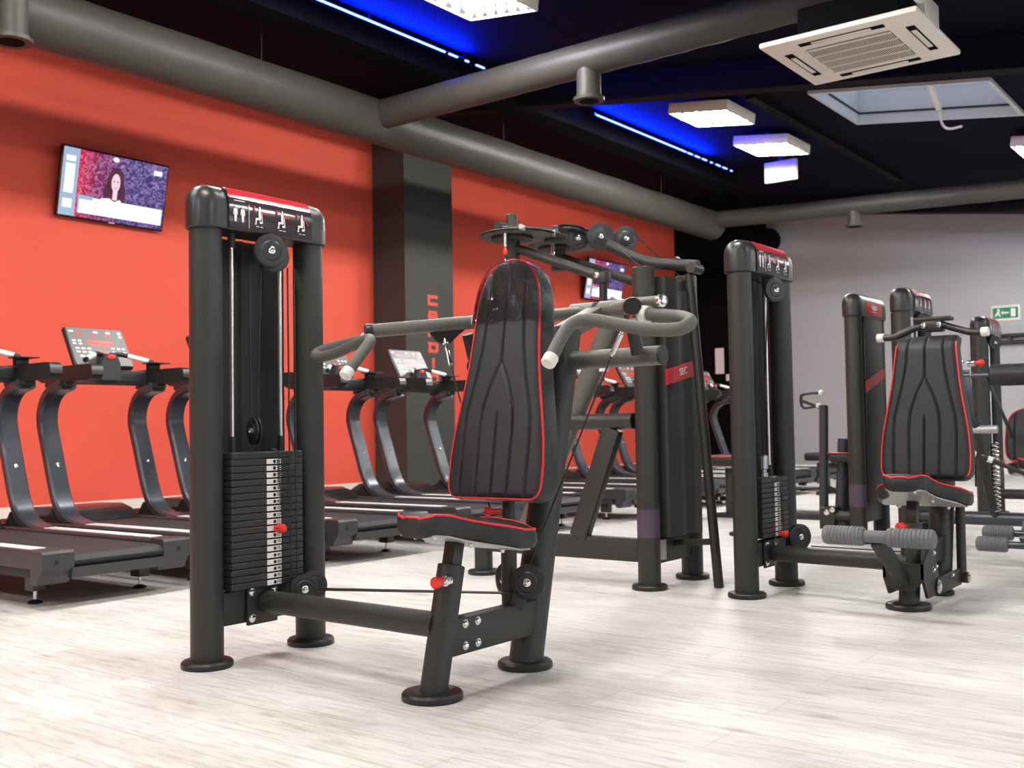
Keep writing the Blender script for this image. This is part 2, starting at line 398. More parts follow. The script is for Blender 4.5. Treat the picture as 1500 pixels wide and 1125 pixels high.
# ------------------------------------------------------------------ ceiling things
def luminaire(x, y, label):
    z = cz(y) - 0.115
    t = Thing('ceiling_luminaire', (x, y, z), label, 'ceiling light', 'square ceiling luminaires')
    R = Matrix.Rotation(math.atan(0.133), 3, 'X'); o = V((x, y, z))
    t.part('housing', MB().box(o, (0.64, 0.64, 0.09), 0.006, R), M['acwhite'])
    t.part('back_plate', MB().box(o + R @ V((0, 0, -.0465)), (.60, .60, .003), 0, R), M['louvre'], smooth=False)
    t.part('suspension_bracket', MB().box(o + V((0, 0, .075)), (.30, .06, .08)), M['dark'])
    mb = MB()
    for i in range(4):
        for j in range(6):
            p = o + R @ V(((i - 1.5) * .150, (j - 2.5) * .102, -.047))
            mb.lathe(p, R @ V((0, 0, -1)), [(0, .025), (.010, .0235), (.018, .018), (.0235, .010), (.025, 0)], 12)
    t.part('lens_array', mb, M['lamp_far'] if (y > 4 and x > 8) else M['lamp'] if y > 0 else M['lamp_low'])
    mb = MB()
    for s_ in (-1, 1):
        mb.box(o + R @ V((s_ * .312, 0, -.052)), (.012, .636, .016), 0, R); mb.box(o + R @ V((0, s_ * .312, -.052)), (.612, .012, .016), 0, R)
    t.part('rim', mb, M['acwhite'], smooth=False)
    return t
lum = [(5.85, 4.70, 'square white ceiling luminaire at the top edge, beside the first blue strip'),
       (9.60, 4.72, 'square ceiling luminaire with round cells, nearer of the two by the second blue strip'),
       (11.15, 4.76, 'square ceiling luminaire with round cells above the blank hanging panel'),
       (11.78, 2.05, 'square ceiling luminaire cut by the right edge of the photo, beyond the skylight')]
for a in lum: luminaire(*a)
extra = [(4.3, 4.70), (0.7, 4.7), (2.3, 4.7), (-2.5, 4.7), (4.2, 2.2), (1.6, 2.2), (-2.0, 2.2), (14.4, 2.2), 
         (9.0, -0.6), (12.5, -0.6), (5.6, -0.6), (2.4, -0.6), (-1.6, -0.6), (10.6, -3.8), (6.2, -3.8), (2.4, -3.8), (-2.0, -3.8), (14.5, -3.8)]
for x, y in extra: luminaire(x, y, 'square white ceiling luminaire out of the picture, above or behind the camera')

def led(x0, x1, dots, label):
    y = 5.99; z = cz(5.99) - 0.09
    t = Thing('led_strip', ((x0 + x1) / 2, y, z), label, 'LED strip', 'blue LED strips')
    t.part('light_tube', MB().box(((x0 + x1 - dots) / 2, y, z), (x1 - x0 - dots, 0.016, 0.014), 0.003), M['led'])
    x = x1 - dots + 0.05
    while x < x1:
        t.part('light_segment', MB().box((x + .06, y, z), (0.12 if int(x * 10) % 3 else 0.05, 0.016, 0.014), 0.003), M['led']); x += 0.19
    t.part('added_uplight_strip', MB().quad((x0, y + .010, z + .012), (x1 - dots * .5, y + .010, z + .012), (x1 - dots * .5, y + .024, z + .021), (x0, y + .024, z + .021)), M['added_uplight'], smooth=False)  # added hidden emitter that throws the blue glow onto the ceiling
    t.part('added_shade_tray', MB().box(((x0 + x1) / 2, y + .018, z + .009), (x1 - x0, .028, .004)), M['black'])  # added to stop the hidden emitter shining down into the room
    xs = x0 + .4
    while xs < x1:
        t.part('hanger', MB().box((xs, y + .036, (z + cz(y)) / 2), (.02, .006, cz(y) - z + .02)), M['black']); xs += 1.2
    t.part('mounting_rail', MB().box(((x0 + x1) / 2, y + 0.034, z + .01), (x1 - x0, 0.008, 0.05)), M['black'])
led(3.3, 7.6, 0.6, 'glowing blue LED strip at the top of the photo, above the main duct')
led(9.45, 12.65, 1.2, 'glowing blue LED strip further back, beyond the branch duct')

# ducts: one continuous run, the branches tee off the main pipe
DT = Thing('ventilation_duct', (6.8, 6.70, 3.58), 'dark grey round ventilation duct along the red wall with branches crossing the room', 'duct')
def duct(name, pts, r, outlet=(), wires=()):
    d = MB(); n = 44
    a, b = V(pts[0]), V(pts[1])
    d.tube([a.lerp(b, i / n) for i in range(n + 1)], [r * (1 + 0.012 * math.sin(i * 1.9) + 0.008 * math.sin(i * 4.3)) for i in range(n + 1)], 40)
    p = DT.part(name, d, M['duct'])
    for (x, y, zt, zb, ro) in outlet:
        o = MB().lathe((x, y, zb), (0, 0, 1), [(0, ro * 1.0), (0, ro * 1.28), (0.025, ro * 1.3), (0.03, ro * 1.06), (0.07, ro), (zt - zb, ro)], 32)
        op = DT.part('air_outlet', o, M['duct'])
        DT.part('outlet_grille', MB().cyl((x, y, zb - .003), (x, y, zb + .004), ro * 0.8), M['black'], op)
    for (x, y) in wires:
        DT.part('suspension_wire', MB().cyl((x, y, pts[0][2] + r * .95), (x, y, cz(y)), 0.004, seg=8), M['dark'])
duct('main_pipe', ((-3.0, 6.70, 3.58), (13.55, 6.70, 3.60)), 0.200, [(3.34, 6.42, 3.56, 3.26, 0.10)], [(5.55, 6.7), (8.75, 6.7), (12.1, 6.7)])
duct('branch_pipe', ((6.81, 6.55, 3.62), (6.81, 2.3, 3.64)), 0.130, [(6.81, 4.38, 3.62, 3.30, 0.093)])
duct('branch_pipe', ((13.42, 6.55, 3.64), (13.42, 0.2, 3.40)), 0.115, [(13.42, 4.64, 3.58, 3.30, 0.09)], [(13.42, 3.6)])

# AC cassette
t = Thing('air_conditioner', (6.58, 2.18, 3.13), 'cream ceiling cassette air conditioner with a square louvred face', 'air conditioner')
ax, ay, az = 6.60, 2.21, 3.13
t.part('casing', MB().box((ax, ay - .02, az + 0.14), (0.62, 0.62, 0.22), 0.01), M['black'])
t.part('lit_casing_block', MB().box((ax + .22, ay - .30, az + 0.17), (0.30, 0.16, 0.28), 0.01), M['acwhite'])  # pale block stands for the brightly lit side of the casing
face = t.part('face_panel', MB().box((ax, ay, az + 0.015), (0.93, 0.96, 0.035), 0.012), M['acwhite'])
mb = MB()
t.part('intake_grille', MB().box((ax, ay, az - 0.006), (0.50, 0.52, 0.012), 0.004), M['acdark'])
for i in range(5):
    mb.box((ax - 0.25 + i * 0.125, ay, az - 0.013), (0.012, 0.53, 0.008))
for i in range(40):
    mb.box((ax, ay - 0.255 + i * 0.51 / 39, az - 0.0125), (0.5, 0.003, 0.004))
t.part('grille_bars', mb, M['acwhite'])
for (dx, dy, sx, sy) in ((0.36, 0, 0.05, 0.52), (-0.36, 0, 0.05, 0.52), (0, 0.375, 0.50, 0.05), (0, -0.375, 0.50, 0.05)):
    s_ = t.part('air_slot', MB().box((ax + dx, ay + dy, az - 0.003), (sx, sy, 0.006)), M['black'])
    k = 0.7
    t.part('vane', MB().box((ax + dx, ay + dy, az - 0.006), (sx * (k if sx > sy else .62), sy * (k if sy > sx else .62), 0.006), 0.002), M['acwhite'], s_)
t.part('hanger_rod', MB().cyl((ax + .3, ay + .3, az + .3), (ax + .3, ay + .3, cz(ay + .3)), 0.006, seg=8), M['steel'])
t.part('hanger_rod', MB().cyl((ax + .3, ay - .3, az + .3), (ax + .3, ay - .3, cz(ay - .3)), 0.006, seg=8), M['steel'])

# blank hanging panel under the rear luminaire
t = Thing('hanging_panel', (12.2, 5.12, 3.70), 'blank cream rectangular panel hanging below the rear ceiling luminaire', 'panel')
t.part('board', MB().box((12.2, 5.10, 3.865), (0.05, 0.41, 0.25), 0.006), M['acwhite'])
t.part('bracket', MB().box((12.2, 5.10, 4.03), (0.03, 0.06, 0.10)), M['dark'])
# ------------------------------------------------------------------ TVs
def screen_mat():
    m = bpy.data.materials.new('tv_picture'); m.use_nodes = True
    nt = m.node_tree; b = nt.nodes['Principled BSDF']; L = nt.links.new
    b.inputs['Base Color'].default_value = (0.01, 0.01, 0.01, 1); b.inputs['Roughness'].default_value = 0.2
    tc = nt.nodes.new('ShaderNodeTexCoord')
    sp = nt.nodes.new('ShaderNodeSeparateXYZ'); L(tc.outputs['Generated'], sp.inputs[0])
    rp = nt.nodes.new('ShaderNodeValToRGB'); e = rp.color_ramp.elements
    e[0].position = 0.1; e[0].color = (0.75, 0.0, 0.02, 1); e[1].position = 0.62; e[1].color = (0.03, 0.025, 0.16, 1)
    x = e.new(0.32); x.color = (0.22, 0.01, 0.07, 1)
    L(sp.outputs['X'], rp.inputs[0])
    ns = nt.nodes.new('ShaderNodeTexNoise'); ns.inputs['Scale'].default_value = 16; ns.inputs['Detail'].default_value = 5; ns.inputs['Distortion'].default_value = 2.5
    L(tc.outputs['Object'], ns.inputs['Vector'])
    r2 = nt.nodes.new('ShaderNodeValToRGB'); r2.color_ramp.elements[0].position = 0.45; r2.color_ramp.elements[0].color = (0, 0, 0, 1)
    r2.color_ramp.elements[1].position = 0.75; r2.color_ramp.elements[1].color = (0.45, 0.28, 0.55, 1)
    L(ns.outputs['Fac'], r2.inputs[0])
    ad = nt.nodes.new('ShaderNodeMix'); ad.data_type = 'RGBA'; ad.blend_type = 'ADD'; ad.inputs['Factor'].default_value = 1
    L(rp.outputs[0], ad.inputs['A']); L(r2.outputs[0], ad.inputs['B'])
    L(ad.outputs['Result'], b.inputs['Emission Color']); b.inputs['Emission Strength'].default_value = 0.75
    return m
M['screen'] = screen_mat()
M['e_white'] = emit('screen_white', (0.9, 0.95, 1.0), 0.95)
M['e_pale'] = emit('screen_pale_blue', (0.50, 0.70, 0.95), 0.55)
M['e_skin'] = emit('screen_skin', (1.0, 0.70, 0.80), 0.75)
M['e_hair'] = emit('screen_dark', (0.10, 0.01, 0.05), 0.6)
M['e_lip'] = emit('screen_lip', (0.7, 0.1, 0.3), 1.0)
def ell(cx, cy, rx, ry, n=28): return [(cx + rx * math.cos(2 * PI * i / n), cy + ry * math.sin(2 * PI * i / n)) for i in range(n)]
def rect(x0, y0, x1, y1): return [(x0, y0), (x1, y0), (x1, y1), (x0, y1)]
def tv(xc, label):
    W, H = 1.10, 0.64
    t = Thing('wall_tv', (xc, WY - 0.02, 3.1), label, 'TV', 'wall televisions')
    o = V((xc, 8.86, 3.08)); tilt = math.atan2(0.13, 0.66)
    ux = V((1, 0, 0)); uy = V((0, -math.sin(tilt), math.cos(tilt))); n = ux.cross(uy)   # n faces the room (-Y, down)
    R = Matrix((ux, uy, n)).transposed()
    t.part('casing', MB().box(o - n * 0.022, (W, H, 0.045), 0.006, R), M['tvblack'])
    t.part('wall_mount', MB().box((xc, WY - 0.045, 3.08), (0.4, 0.09, 0.25)), M['dark'])
    scr = t.part('screen', MB().box(o + n * 0.002, (W - 0.03, H - 0.035, 0.004), 0, R), M['screen'], smooth=False)
    def lay(name, polys, m, d):
        mb = MB()
        for p in polys: mb.prism(p, o + n * (0.0045 + d * 0.0006), ux, uy, n * 0.0005)
        t.part(name, mb, m, scr, smooth=False)
    w, h = (W - .03) / 2, (H - .035) / 2
    lay('menu_bar', [rect(-w, -h, -w + 0.155, h)], M['e_pale'], 0)
    lay('menu_tiles', [rect(-w + .03, h - .12, -w + .12, h - .07), rect(-w + .03, -.10, -w + .12, h - .14), rect(-w + .03, -h + .07, -w + .12, -h + .15)], M['e_white'], 1)
    lay('hair', [ell(0.0, 0.07, 0.085, 0.135), ell(-.035, -.04, .085, .11), ell(.04, -.04, .07, .11)], M['e_hair'], 0)
    lay('face', [ell(0.0, 0.06, 0.045, 0.085), rect(-.022, -.10, .025, 0.0)], M['e_skin'], 1)
    lay('eyes', [ell(-.018, .072, .009, .005), ell(.02, .072, .009, .005)], M['e_hair'], 2)
    lay('lips', [ell(0.003, .015, .014, .006)], M['e_lip'], 2)
    lay('dress', [[(-.17, -.24), (-.17, -.15), (-.13, -.10), (-.05, -.09), (.0, -.12), (.05, -.09), (.07, -.10), (.08, -.24)]], M['e_white'], 1.5)
    lay('caption_box', [rect(-w + .175, -h + .04, w - .02, -h + .19)], M['e_white'], 2.5)
    lay('caption_tab', [rect(-w + .175, -h + .04, -w + .19, -h + .20), rect(-w + .19, -h + .165, -w + .32, -h + .20)], M['e_pale'], 3)
    lay('channel_badges', [ell(-.02, h - .03, .03, .022), rect(w - .15, h - .10, w - .06, h - .055)], M['e_white'], 1)
    t.part('maker_badge', MB().box(o + n * 0.0015 - uy * (H / 2 - .009), (0.06, 0.008, 0.003), 0, R), M['label'])
tv(5.60, 'large lit wall TV on the red wall at the upper left, above the treadmills')
tv(14.15, 'small-looking lit wall TV far along the red wall, behind the overhead cam arms')

# ------------------------------------------------------------------ pillar lettering
st = 0.046
def letter(ch, w=0.185, h=0.128):
    s = st * 0.85; R = []
    hb = lambda y: R.append((0, y - s / 2, w, y + s / 2))
    def vb(x, a=0, b=1): R.append((x - st / 2, a * h, x + st / 2, b * h))
    T, B, Mi = h - s / 2, s / 2, h / 2
    if ch == 'C': hb(T); hb(B); vb(st / 2)
    if ch == 'A': R.append((0.03, T - s / 2, w - .03, T + s / 2)); R.append((0, .3 * h, w, .3 * h + s)); vb(st / 2 + .012); vb(w - st / 2 - .012)
    if ch == 'R': hb(T); hb(Mi); vb(st / 2); vb(w - st / 2, .45, 1); vb(w - st / 2, 0, .4)
    if ch == 'D': R.append((0, T - s / 2, w - .02, T + s / 2)); R.append((0, 0, w - .02, s)); vb(st / 2 + .01); vb(w - st / 2, .1, .9)
    if ch == 'I': vb(w / 2)
    if ch == 'O': hb(T); hb(B); vb(st / 2); vb(w - st / 2)
    return R
t = Thing('pillar_lettering', (9.61, 8.475, 1.3), 'red vertical CARDIO lettering on the dark grey pillar', 'lettering')
for i, ch in enumerate('CARDIO'):
    z = 2.290 - i * 0.190
    mb = MB()
    for q, (a, b, c, d) in enumerate(letter(ch)): mb.box((9.515 + (a + c) / 2, 8.4775, z + (b + d) / 2), (c - a, 0.005 + .0006 * q, d - b))
    t.part('letter', mb, M['letter'], smooth=False)

# ------------------------------------------------------------------ exit sign, rail, notices
t = Thing('exit_sign', (BX - 0.01, 3.66, 2.39), 'green emergency exit sign with running man and arrow on the grey wall', 'sign')
t.part('sign_board', MB().box((BX - 0.012, 3.66, 2.39), (0.02, 0.40, 0.23), 0.004), M['label'])
t.part('green_field', MB().box((BX - 0.024, 3.66, 2.39), (0.004, 0.35, 0.16)), M['green'])
mb = MB()
F = lambda poly: mb.prism(poly, (BX - 0.027, 3.66, 2.39), (0, -1, 0), (0, 0, 1), (-0.002, 0, 0))
F(ell(-.095, .05, .016, .016, 12)); F([(-.125, .0), (-.1, .035), (-.07, .03), (-.085, -.01), (-.06, -.045), (-.075, -.06), (-.105, -.02), (-.14, -.055), (-.15, -.04)])
F(rect(-.04, -.012, .05, .012)); F([(-.06, 0), (-.03, .035), (-.03, -.035)]); F(rect(.075, -.06, .14, .06))
t.part('pictogram', mb, M['label'], smooth=False)
t = Thing('wall_rail', (BX - .02, 3.0, 2.0), 'pair of thin black horizontal rails on the grey wall under the exit sign', 'rail')
for z in (2.045, 1.945): t.part('bar', MB().cyl((BX - .08, 3.76, z), (BX - .08, 1.5, z), 0.028, seg=12), M['plastic'])
for y in (3.6, 2.2): t.part('wall_bracket', MB().box((BX - .05, y, 1.995), (0.1, 0.04, 0.16)), M['plastic'])
tag(MB().box((16.675, 8.17, 1.89), (0.012, 0.16, 0.44)).build('notice_sheet', M['paper'], None, (16.672, 8.17, 1.89), smooth=False),
    'tall white notice sheet on the dark corner column', 'notice')
tag(MB().box((16.675, 8.0, 1.60), (0.012, 0.11, 0.11)).build('light_switch', M['paper'], None, (16.672, 8.0, 1.6), smooth=False),
    'small square white switch plate below the tall white notice', 'switch')
t = Thing('wall_speaker', (16.9, 7.35, 3.9), 'round black wall speaker high beside the dark corner column', 'speaker')
t.part('cabinet', MB().lathe((16.99, 7.30, 3.92), (-1, 0, -.2), [(0, .12), (.1, .2), (.22, .21), (.26, .16), (.27, 0)], 28), M['black'])

# ------------------------------------------------------------------ gym machine pieces
def foot_disc(T, x, y, r=0.088, name='base_foot'):
    T.part(name, MB().lathe((x, y, 0), (0, 0, 1), [(0, r - .004), (.004, r), (.017, r), (.024, r - .006), (.026, r - .02), (.026, 0.01)], 40), M['rubber'])
def bolt(mb, p, ax, r=0.011):
    ax = V(ax).normalized()
    mb.lathe(p, ax, [(0, r * 1.35), (.003, r * 1.35), (.0035, r), (.008, r), (.011, r * .6), (.0115, 0)], 12)
def one_bolt(T, p, ax, r=.011, par=None):
    mb = MB(); bolt(mb, p, ax, r); return T.part('bolt', mb, M['chrome'], par)
def pulley(T, p, ax, r, th=0.026, name='pulley'):
    p, ax = V(p), V(ax).normalized()
    h = th / 2
    pl = T.part(name, MB().lathe(p - ax * h, ax, [(0, 0.004), (0, r * .55), (.003, r * .62), (.002, r * .9), (.004, r), (.008, r), (h - .002, r - .012), (h + .002, r - .012), (th - .008, r), (th - .004, r), (th - .002, r * .9), (th - .003, r * .62), (th, r * .55), (th, 0.004)], 40), M['plastic'])
    mb = MB(); bolt(mb, p - ax * h, -ax, .010)
    T.part('pulley_bolt', mb, M['chrome'], pl)
    return pl
def cable(T, pts, r=0.0032, sm=0, name='cable'):
    T.part(name, MB().tube(pts, r, 8, sm), M['rubber'])

def stadium(mb, xa, xb, y, prof, n=18):
    "rounded capsule: profile (r,z) carried round a stadium path from post xa to post xb"
    rings = []
    for r, z in prof:
        ring = []
        for i in range(n + 1):
            a = PI / 2 - PI * i / n; ring.append(mb.bm.verts.new((xb + r * math.cos(a), y + r * math.sin(a), z)))
        for i in range(n + 1):
            a = -PI / 2 - PI * i / n; ring.append(mb.bm.verts.new((xa + r * math.cos(a), y + r * math.sin(a), z)))
        rings.append(ring)
    m = len(rings[0])
    for a, b in zip(rings, rings[1:]):
        for i in range(m): mb.bm.faces.new((a[i], a[(i + 1) % m], b[(i + 1) % m], b[i]))
    mb.bm.faces.new(rings[0]); mb.bm.faces.new(rings[-1])

HB, HT = 1.508, 1.662        # header underside / top
def header(T, xa, xb, y, side=-1, icons='press', red=True):
    mb = MB(); r = 0.068
    prof = [(r - .004, HB), (r, HB + .004), (r, HB + .085), (r - .004, HB + .108), (r - .013, HB + .128), (r - .028, HB + .144), (r - .048, HB + .152), (.006, HB + .154)]
    stadium(mb, xa, xb, y, prof)
    hd = T.part('top_cover', mb, M['plastic'])
    if icons is None: return hd
    # curved sign plate wrapping the front and top between the posts
    xl, xr = xa + 0.045, xb - 0.045
    cs = [(-.071, HB + .004), (-.074, HB + .010), (-.074, HB + .088), (-.070, HB + .112), (-.060, HB + .133), (-.044, HB + .149), (-.024, HB + .157), (.02, HB + .1585)]
    def wrap(a, b, x0, x1, off, m, name, par):
        pts = [(y + (yy - off) * -side, zz + off * .6) for yy, zz in cs[a:b]]
        poly = pts + [(yy + .0026 * -side, zz - .0016) for yy, zz in pts[::-1]]
        mb = MB().prism(poly, (x0, 0, 0), (0, 1, 0), (0, 0, 1), (x1 - x0, 0, 0))
        return T.part(name, mb, m, par, ang=1.0)
    sp = wrap(0, 8, xl, xr, 0, M['panel'], 'sign_panel', None)
    if red: wrap(3, 6, xl + .004, xr - .004, .0012, M['redgloss'], 'red_band', sp)
    yf = y + (-.0765) * -side
    W = MB(); Rr = MB()
    def fig_stand(cx, s=1.0):
        z0 = HB + .03
        P = lambda poly: W.prism([(cx + px * s, z0 + pz * s) for px, pz in poly], (0, yf, 0), (1, 0, 0), (0, 0, 1), (0, -.0006, 0))
        P(ell(0, .066, .005, .006, 10)); P([(-.010, .058), (.010, .058), (.013, .03), (.010, .03), (.008, .048), (.007, .03), (.006, 0), (.001, 0), (0, .028), (-.001, 0), (-.006, 0), (-.007, .03), (-.008, .048), (-.010, .03), (-.013, .03)])
    def fig_sit(cx, up):
        z0 = HB + .028; k = .78
        dp = [0]
        def P(poly, b=W):
            dp[0] += 1; b.prism([(cx + px * k, z0 + pz * k) for px, pz in poly], (0, yf, 0), (1, 0, 0), (0, 0, 1), (0, -.0006 - .00008 * dp[0], 0))
        P(ell(.004, .082, .005, .006, 10)); P([(-.004, .074), (.010, .074), (.012, .034), (-.002, .034)])
        P([(.010, .036), (.010, .026), (-.018, .024), (-.020, .034)]); P([(-.020, .033), (-.012, .031), (-.016, .004), (-.024, .002), (-.026, .006), (-.021, .008)])
        P([(.014, .062), (.017, .062), (.021, .012), (.017, .012)]); P([(.004, .02), (.014, .02), (.015, .010), (.004, .010)])
        P([(-.016, -.004), (0, -.004), (0, -.007), (-.016, -.007)]); P([(.008, -.004), (.022, -.004), (.022, -.007), (.008, -.007)])
        if up: P([(.012, .080), (.016, .080), (.044, .040), (.041, .037)], Rr)
        else: P([(.010, .062), (.046, .060), (.046, .055), (.010, .056)], Rr)
        P([(-.030, .088), (-.024, .088), (-.024, .062), (-.030, .062)], Rr)
    w = xr - xl; s_ = w / 0.384
    fig_stand(xl + .025 * s_, .78); fig_stand(xl + .057 * s_, .78)
    W.prism(rect(xl + .084 * s_, HB + .012, xl + .0855 * s_, HB + .098), (0, yf, 0), (1, 0, 0), (0, 0, 1), (0, -.0006, 0))
    W.prism(rect(xl + .018 * s_, HB + .102, xl + .066 * s_, HB + .105), (0, yf, 0), (1, 0, 0), (0, 0, 1), (0, -.0006, 0))
    fig_sit(xl + .130 * s_, False); fig_sit(xl + .235 * s_, False); fig_sit(xl + .330 * s_, True)
    T.part('pictograms', W, M['label'], sp, smooth=False)
    T.part('red_marks', Rr, M['redlabel'], sp, smooth=False)
    return hd

def posts(T, xa, xb, y, top=HB, r=0.056):
    for x in (xa, xb):
        T.part('post', MB().cyl((x, y, 0.01), (x, y, top + .01), r, seg=40), M['powder'])
        foot_disc(T, x, y)

def back_cover(T, xa, xb, y, z0, z1):
    "folded sheet closing the back of the stack"
    n = 4; mb = MB(); pts = []
    w = (xb - xa)
    for i in range(n + 1):
        x = xa + w * i / n
        pts += [(x - .012, y), (x - .004, y - .012), (x + .004, y - .012), (x + .012, y)] if 0 < i < n else [(x, y)]
    poly = pts + [(p[0], p[1] + .004) for p in pts[::-1]]
    mb.prism(poly, (0, 0, z0), (1, 0, 0), (0, 1, 0), (0, 0, z1 - z0))
    return T.part('back_cover', mb, M['dark'], smooth=False)

def weight_stack(T, xa, xb, y0, y1, z0, z1, n, step, pin, rods, first=10):
    ph = (z1 - z0) / n; xc = xa + (xb - xa) * 0.575
    cache = {}
    for i in range(n):
        zc = z1 - ph * (i + .5)
        pl = T.part('weight_plate', MB().box(((xa + xb) / 2, (y0 + y1) / 2, zc), (xb - xa, y1 - y0, ph - .0022), 0.002, seg=1), M['plate'], smooth=False)
        if i == 0: continue
        T.part('plate_sticker', MB().box((xc, y0 - .0008, zc), (.064, .0016, ph - .006)), M['label'], pl, smooth=False)
        ink = MB().cyl((xc + .002, y0 - .003, zc), (xc + .002, y0 + .001, zc), .0062, seg=12)
        ink.mesh(text_mesh(str(first + step * (i - 1)), .016), face_y((xc + .0205, y0 - .002, zc)))
        T.part('plate_number', ink, M['ink'], pl, smooth=False)
    # the selector pin with its coiled lead
    zp = z1 - ph * (pin + .5)
    kn = T.part('selector_pin', MB().lathe((xc + .002, y0, zp), (0, -1, 0), [(0, .006), (.006, .006), (.006, .010), (.012, .013), (.018, .012), (.022, .014), (.032, .0175), (.044, .0175), (.053, .012), (.056, 0)], 20), M['redball'], label='red ball selector pin')
    co = []
    N = 150; za, zb = z1 - ph * 1.2, zp + ph * 1.8
    for i in range(N + 1):
        f = i / N; a = f * PI * 2 * 24
        co.append((xc + .012 + .018 * f + .0055 * math.cos(a), y0 - .012 + .0055 * math.sin(a), za + (zb - za) * f))
    T.part('pin_lead', MB().tube([(xc - .01, y0 - .004, z1 + .01), (xc + .004, y0 - .02, z1 + .004)] + co + [(xc + .045, y0 - .03, zp + ph * .9), (xc + .02, y0 - .06, zp + .014)], .0016, 6), M['rubber'])
    for x in rods:
        T.part('guide_rod', MB().cyl((x, (y0 + y1) / 2, z0 - .02), (x, (y0 + y1) / 2, HB), .0075, seg=16), M['steel'])
        T.part('rod_collar', MB().cyl((x, (y0 + y1) / 2, z1), (x, (y0 + y1) / 2, z1 + .055), .014, seg=20), M['rubber'])
        T.part('rod_stop', MB().cyl((x, (y0 + y1) / 2, HB - .05), (x, (y0 + y1) / 2, HB + .003), .014, seg=20), M['dark'])
        T.part('buffer', MB().cyl((x, (y0 + y1) / 2, z0 - .016), (x, (y0 + y1) / 2, z0), .024, seg=20), M['rubber'])

GRO_T = 0.455
def pad(T, base, up, side, prof, th, name='back_pad', pipe=True, tflat=None):
    "upholstered pad: prof = [(v, half width)], grooves stitched into the front face"
    base, up, side = V(base), V(up).normalized(), V(side).normalized(); nrm = side.cross(up).normalized()  # front normal
    NU, NVs = 120, []
    vm = prof[-1][0]
    vs = [0, .002, .005, .009, .014, .02, .028, .036] + [.045 + (vm - .09) * i / 76 for i in range(77)] + [vm - .036, vm - .028, vm - .02, vm - .013, vm - .007, vm - .003, vm]
    def hw(v):
        for (a, wa), (b, wb) in zip(prof, prof[1:]):
            if a <= v <= b:
                # smooth by cosine-free linear, profile is dense where it matters
                return wa + (wb - wa) * (v - a) / max(1e-9, b - a)
        return prof[-1][1]
    def lin(v, t):
        for (a, x), (b, y) in zip(t, t[1:]):
            if a <= v <= b: return x + (y - x) * (v - a) / (b - a)
        return t[-1][1] if v > t[-1][0] else t[0][1]
    outer = [(0, .135), (.20, .138), (.28, .132), (.40, .104), (.50, .086), (.60, .078), (.82, .072)]
    inner = [(0, .064), (.22, .068), (.30, .062), (.38, .036), (.455, 0.0)]
    def g(s, v):
        d = 0
        sg = .0042
        o = lin(v, outer)
        for c in (o, -o): d += math.exp(-((s - c) / sg) ** 2)
        if v < .455:
            i = lin(v, inner)
            for c in (i, -i): d += math.exp(-((s - c) / sg) ** 2)
            if v < .29: d += math.exp(-(s / sg) ** 2) * min(1, (.29 - v) / .02)
        else: d += math.exp(-(s / sg) ** 2)
        return min(d, 1.1)
    mb = MB(); bm = mb.bm; grid = []
    for v in vs:
        w = max(hw(v), .004); row = []
        for j in range(NU + 1):
            u = -1 + 2 * j / NU; s = u * w
            edge = min(w - abs(s), v, vm - v)
            rnd = -.010 * max(0, 1 - edge / .02) ** 2
            puff = .010 * (1 - (s / .20) ** 2)
            dep = rnd + puff - .0075 * g(s, v) * min(1, edge / .012)
            if tflat and v > tflat: dep -= .9 * (v - tflat) ** 2 / (vm - tflat)
            row.append(bm.verts.new(base + up * v + side * s + nrm * dep))
        grid.append(row)
    n = len(vs)
    for i in range(n - 1):
        for j in range(NU): bm.faces.new((grid[i][j], grid[i][j + 1], grid[i + 1][j + 1], grid[i + 1][j]))
    lp = grid[0][:] + [grid[i][NU] for i in range(1, n)] + grid[-1][NU - 1::-1] + [grid[i][0] for i in range(n - 2, 0, -1)]
    c0 = base + up * vm * .45
    prev = lp; m = len(lp)
    rim = [v.co.copy() for v in lp]; rim_at = {(i, j): grid[i][j].co.copy() for i in range(n) for j in (0, NU)}
    for dz, ex in ((.012, .004), (.035, .007), (th - .015, .005), (th - .003, .001), (th, -.006)):
        ring = []
        for v in lp:
            out = (v.co - c0); out = out - nrm * out.dot(nrm); out.normalize()
            ring.append(bm.verts.new(v.co + out * ex - nrm * dz))
        for i in range(m): bm.faces.new((prev[i], prev[(i + 1) % m], ring[(i + 1) % m], ring[i]))
        prev = ring
    bm.faces.new(prev[::-1])
    p = T.part(name, mb, M['vinyl'], ang=0.9)
    if pipe:
        keep = [rim[0]]
        for q in rim[1:]:
            if (q - keep[-1]).length > .008: keep.append(q)
        off = lambda q: q + (q - c0).normalized() * .001
        if tflat:   # piping runs up the flanks only, the top rolls back
            for j in (0, NU):
                T.part('piping', MB().tube([off(rim_at[(i, j)]) for i in range(4, n - 6, 2)], .0042, 8), M['piping'], p)
        else:
            T.part('piping', MB().loop([off(q) for q in keep], .0042), M['piping'], p)
    return p, grid, nrm

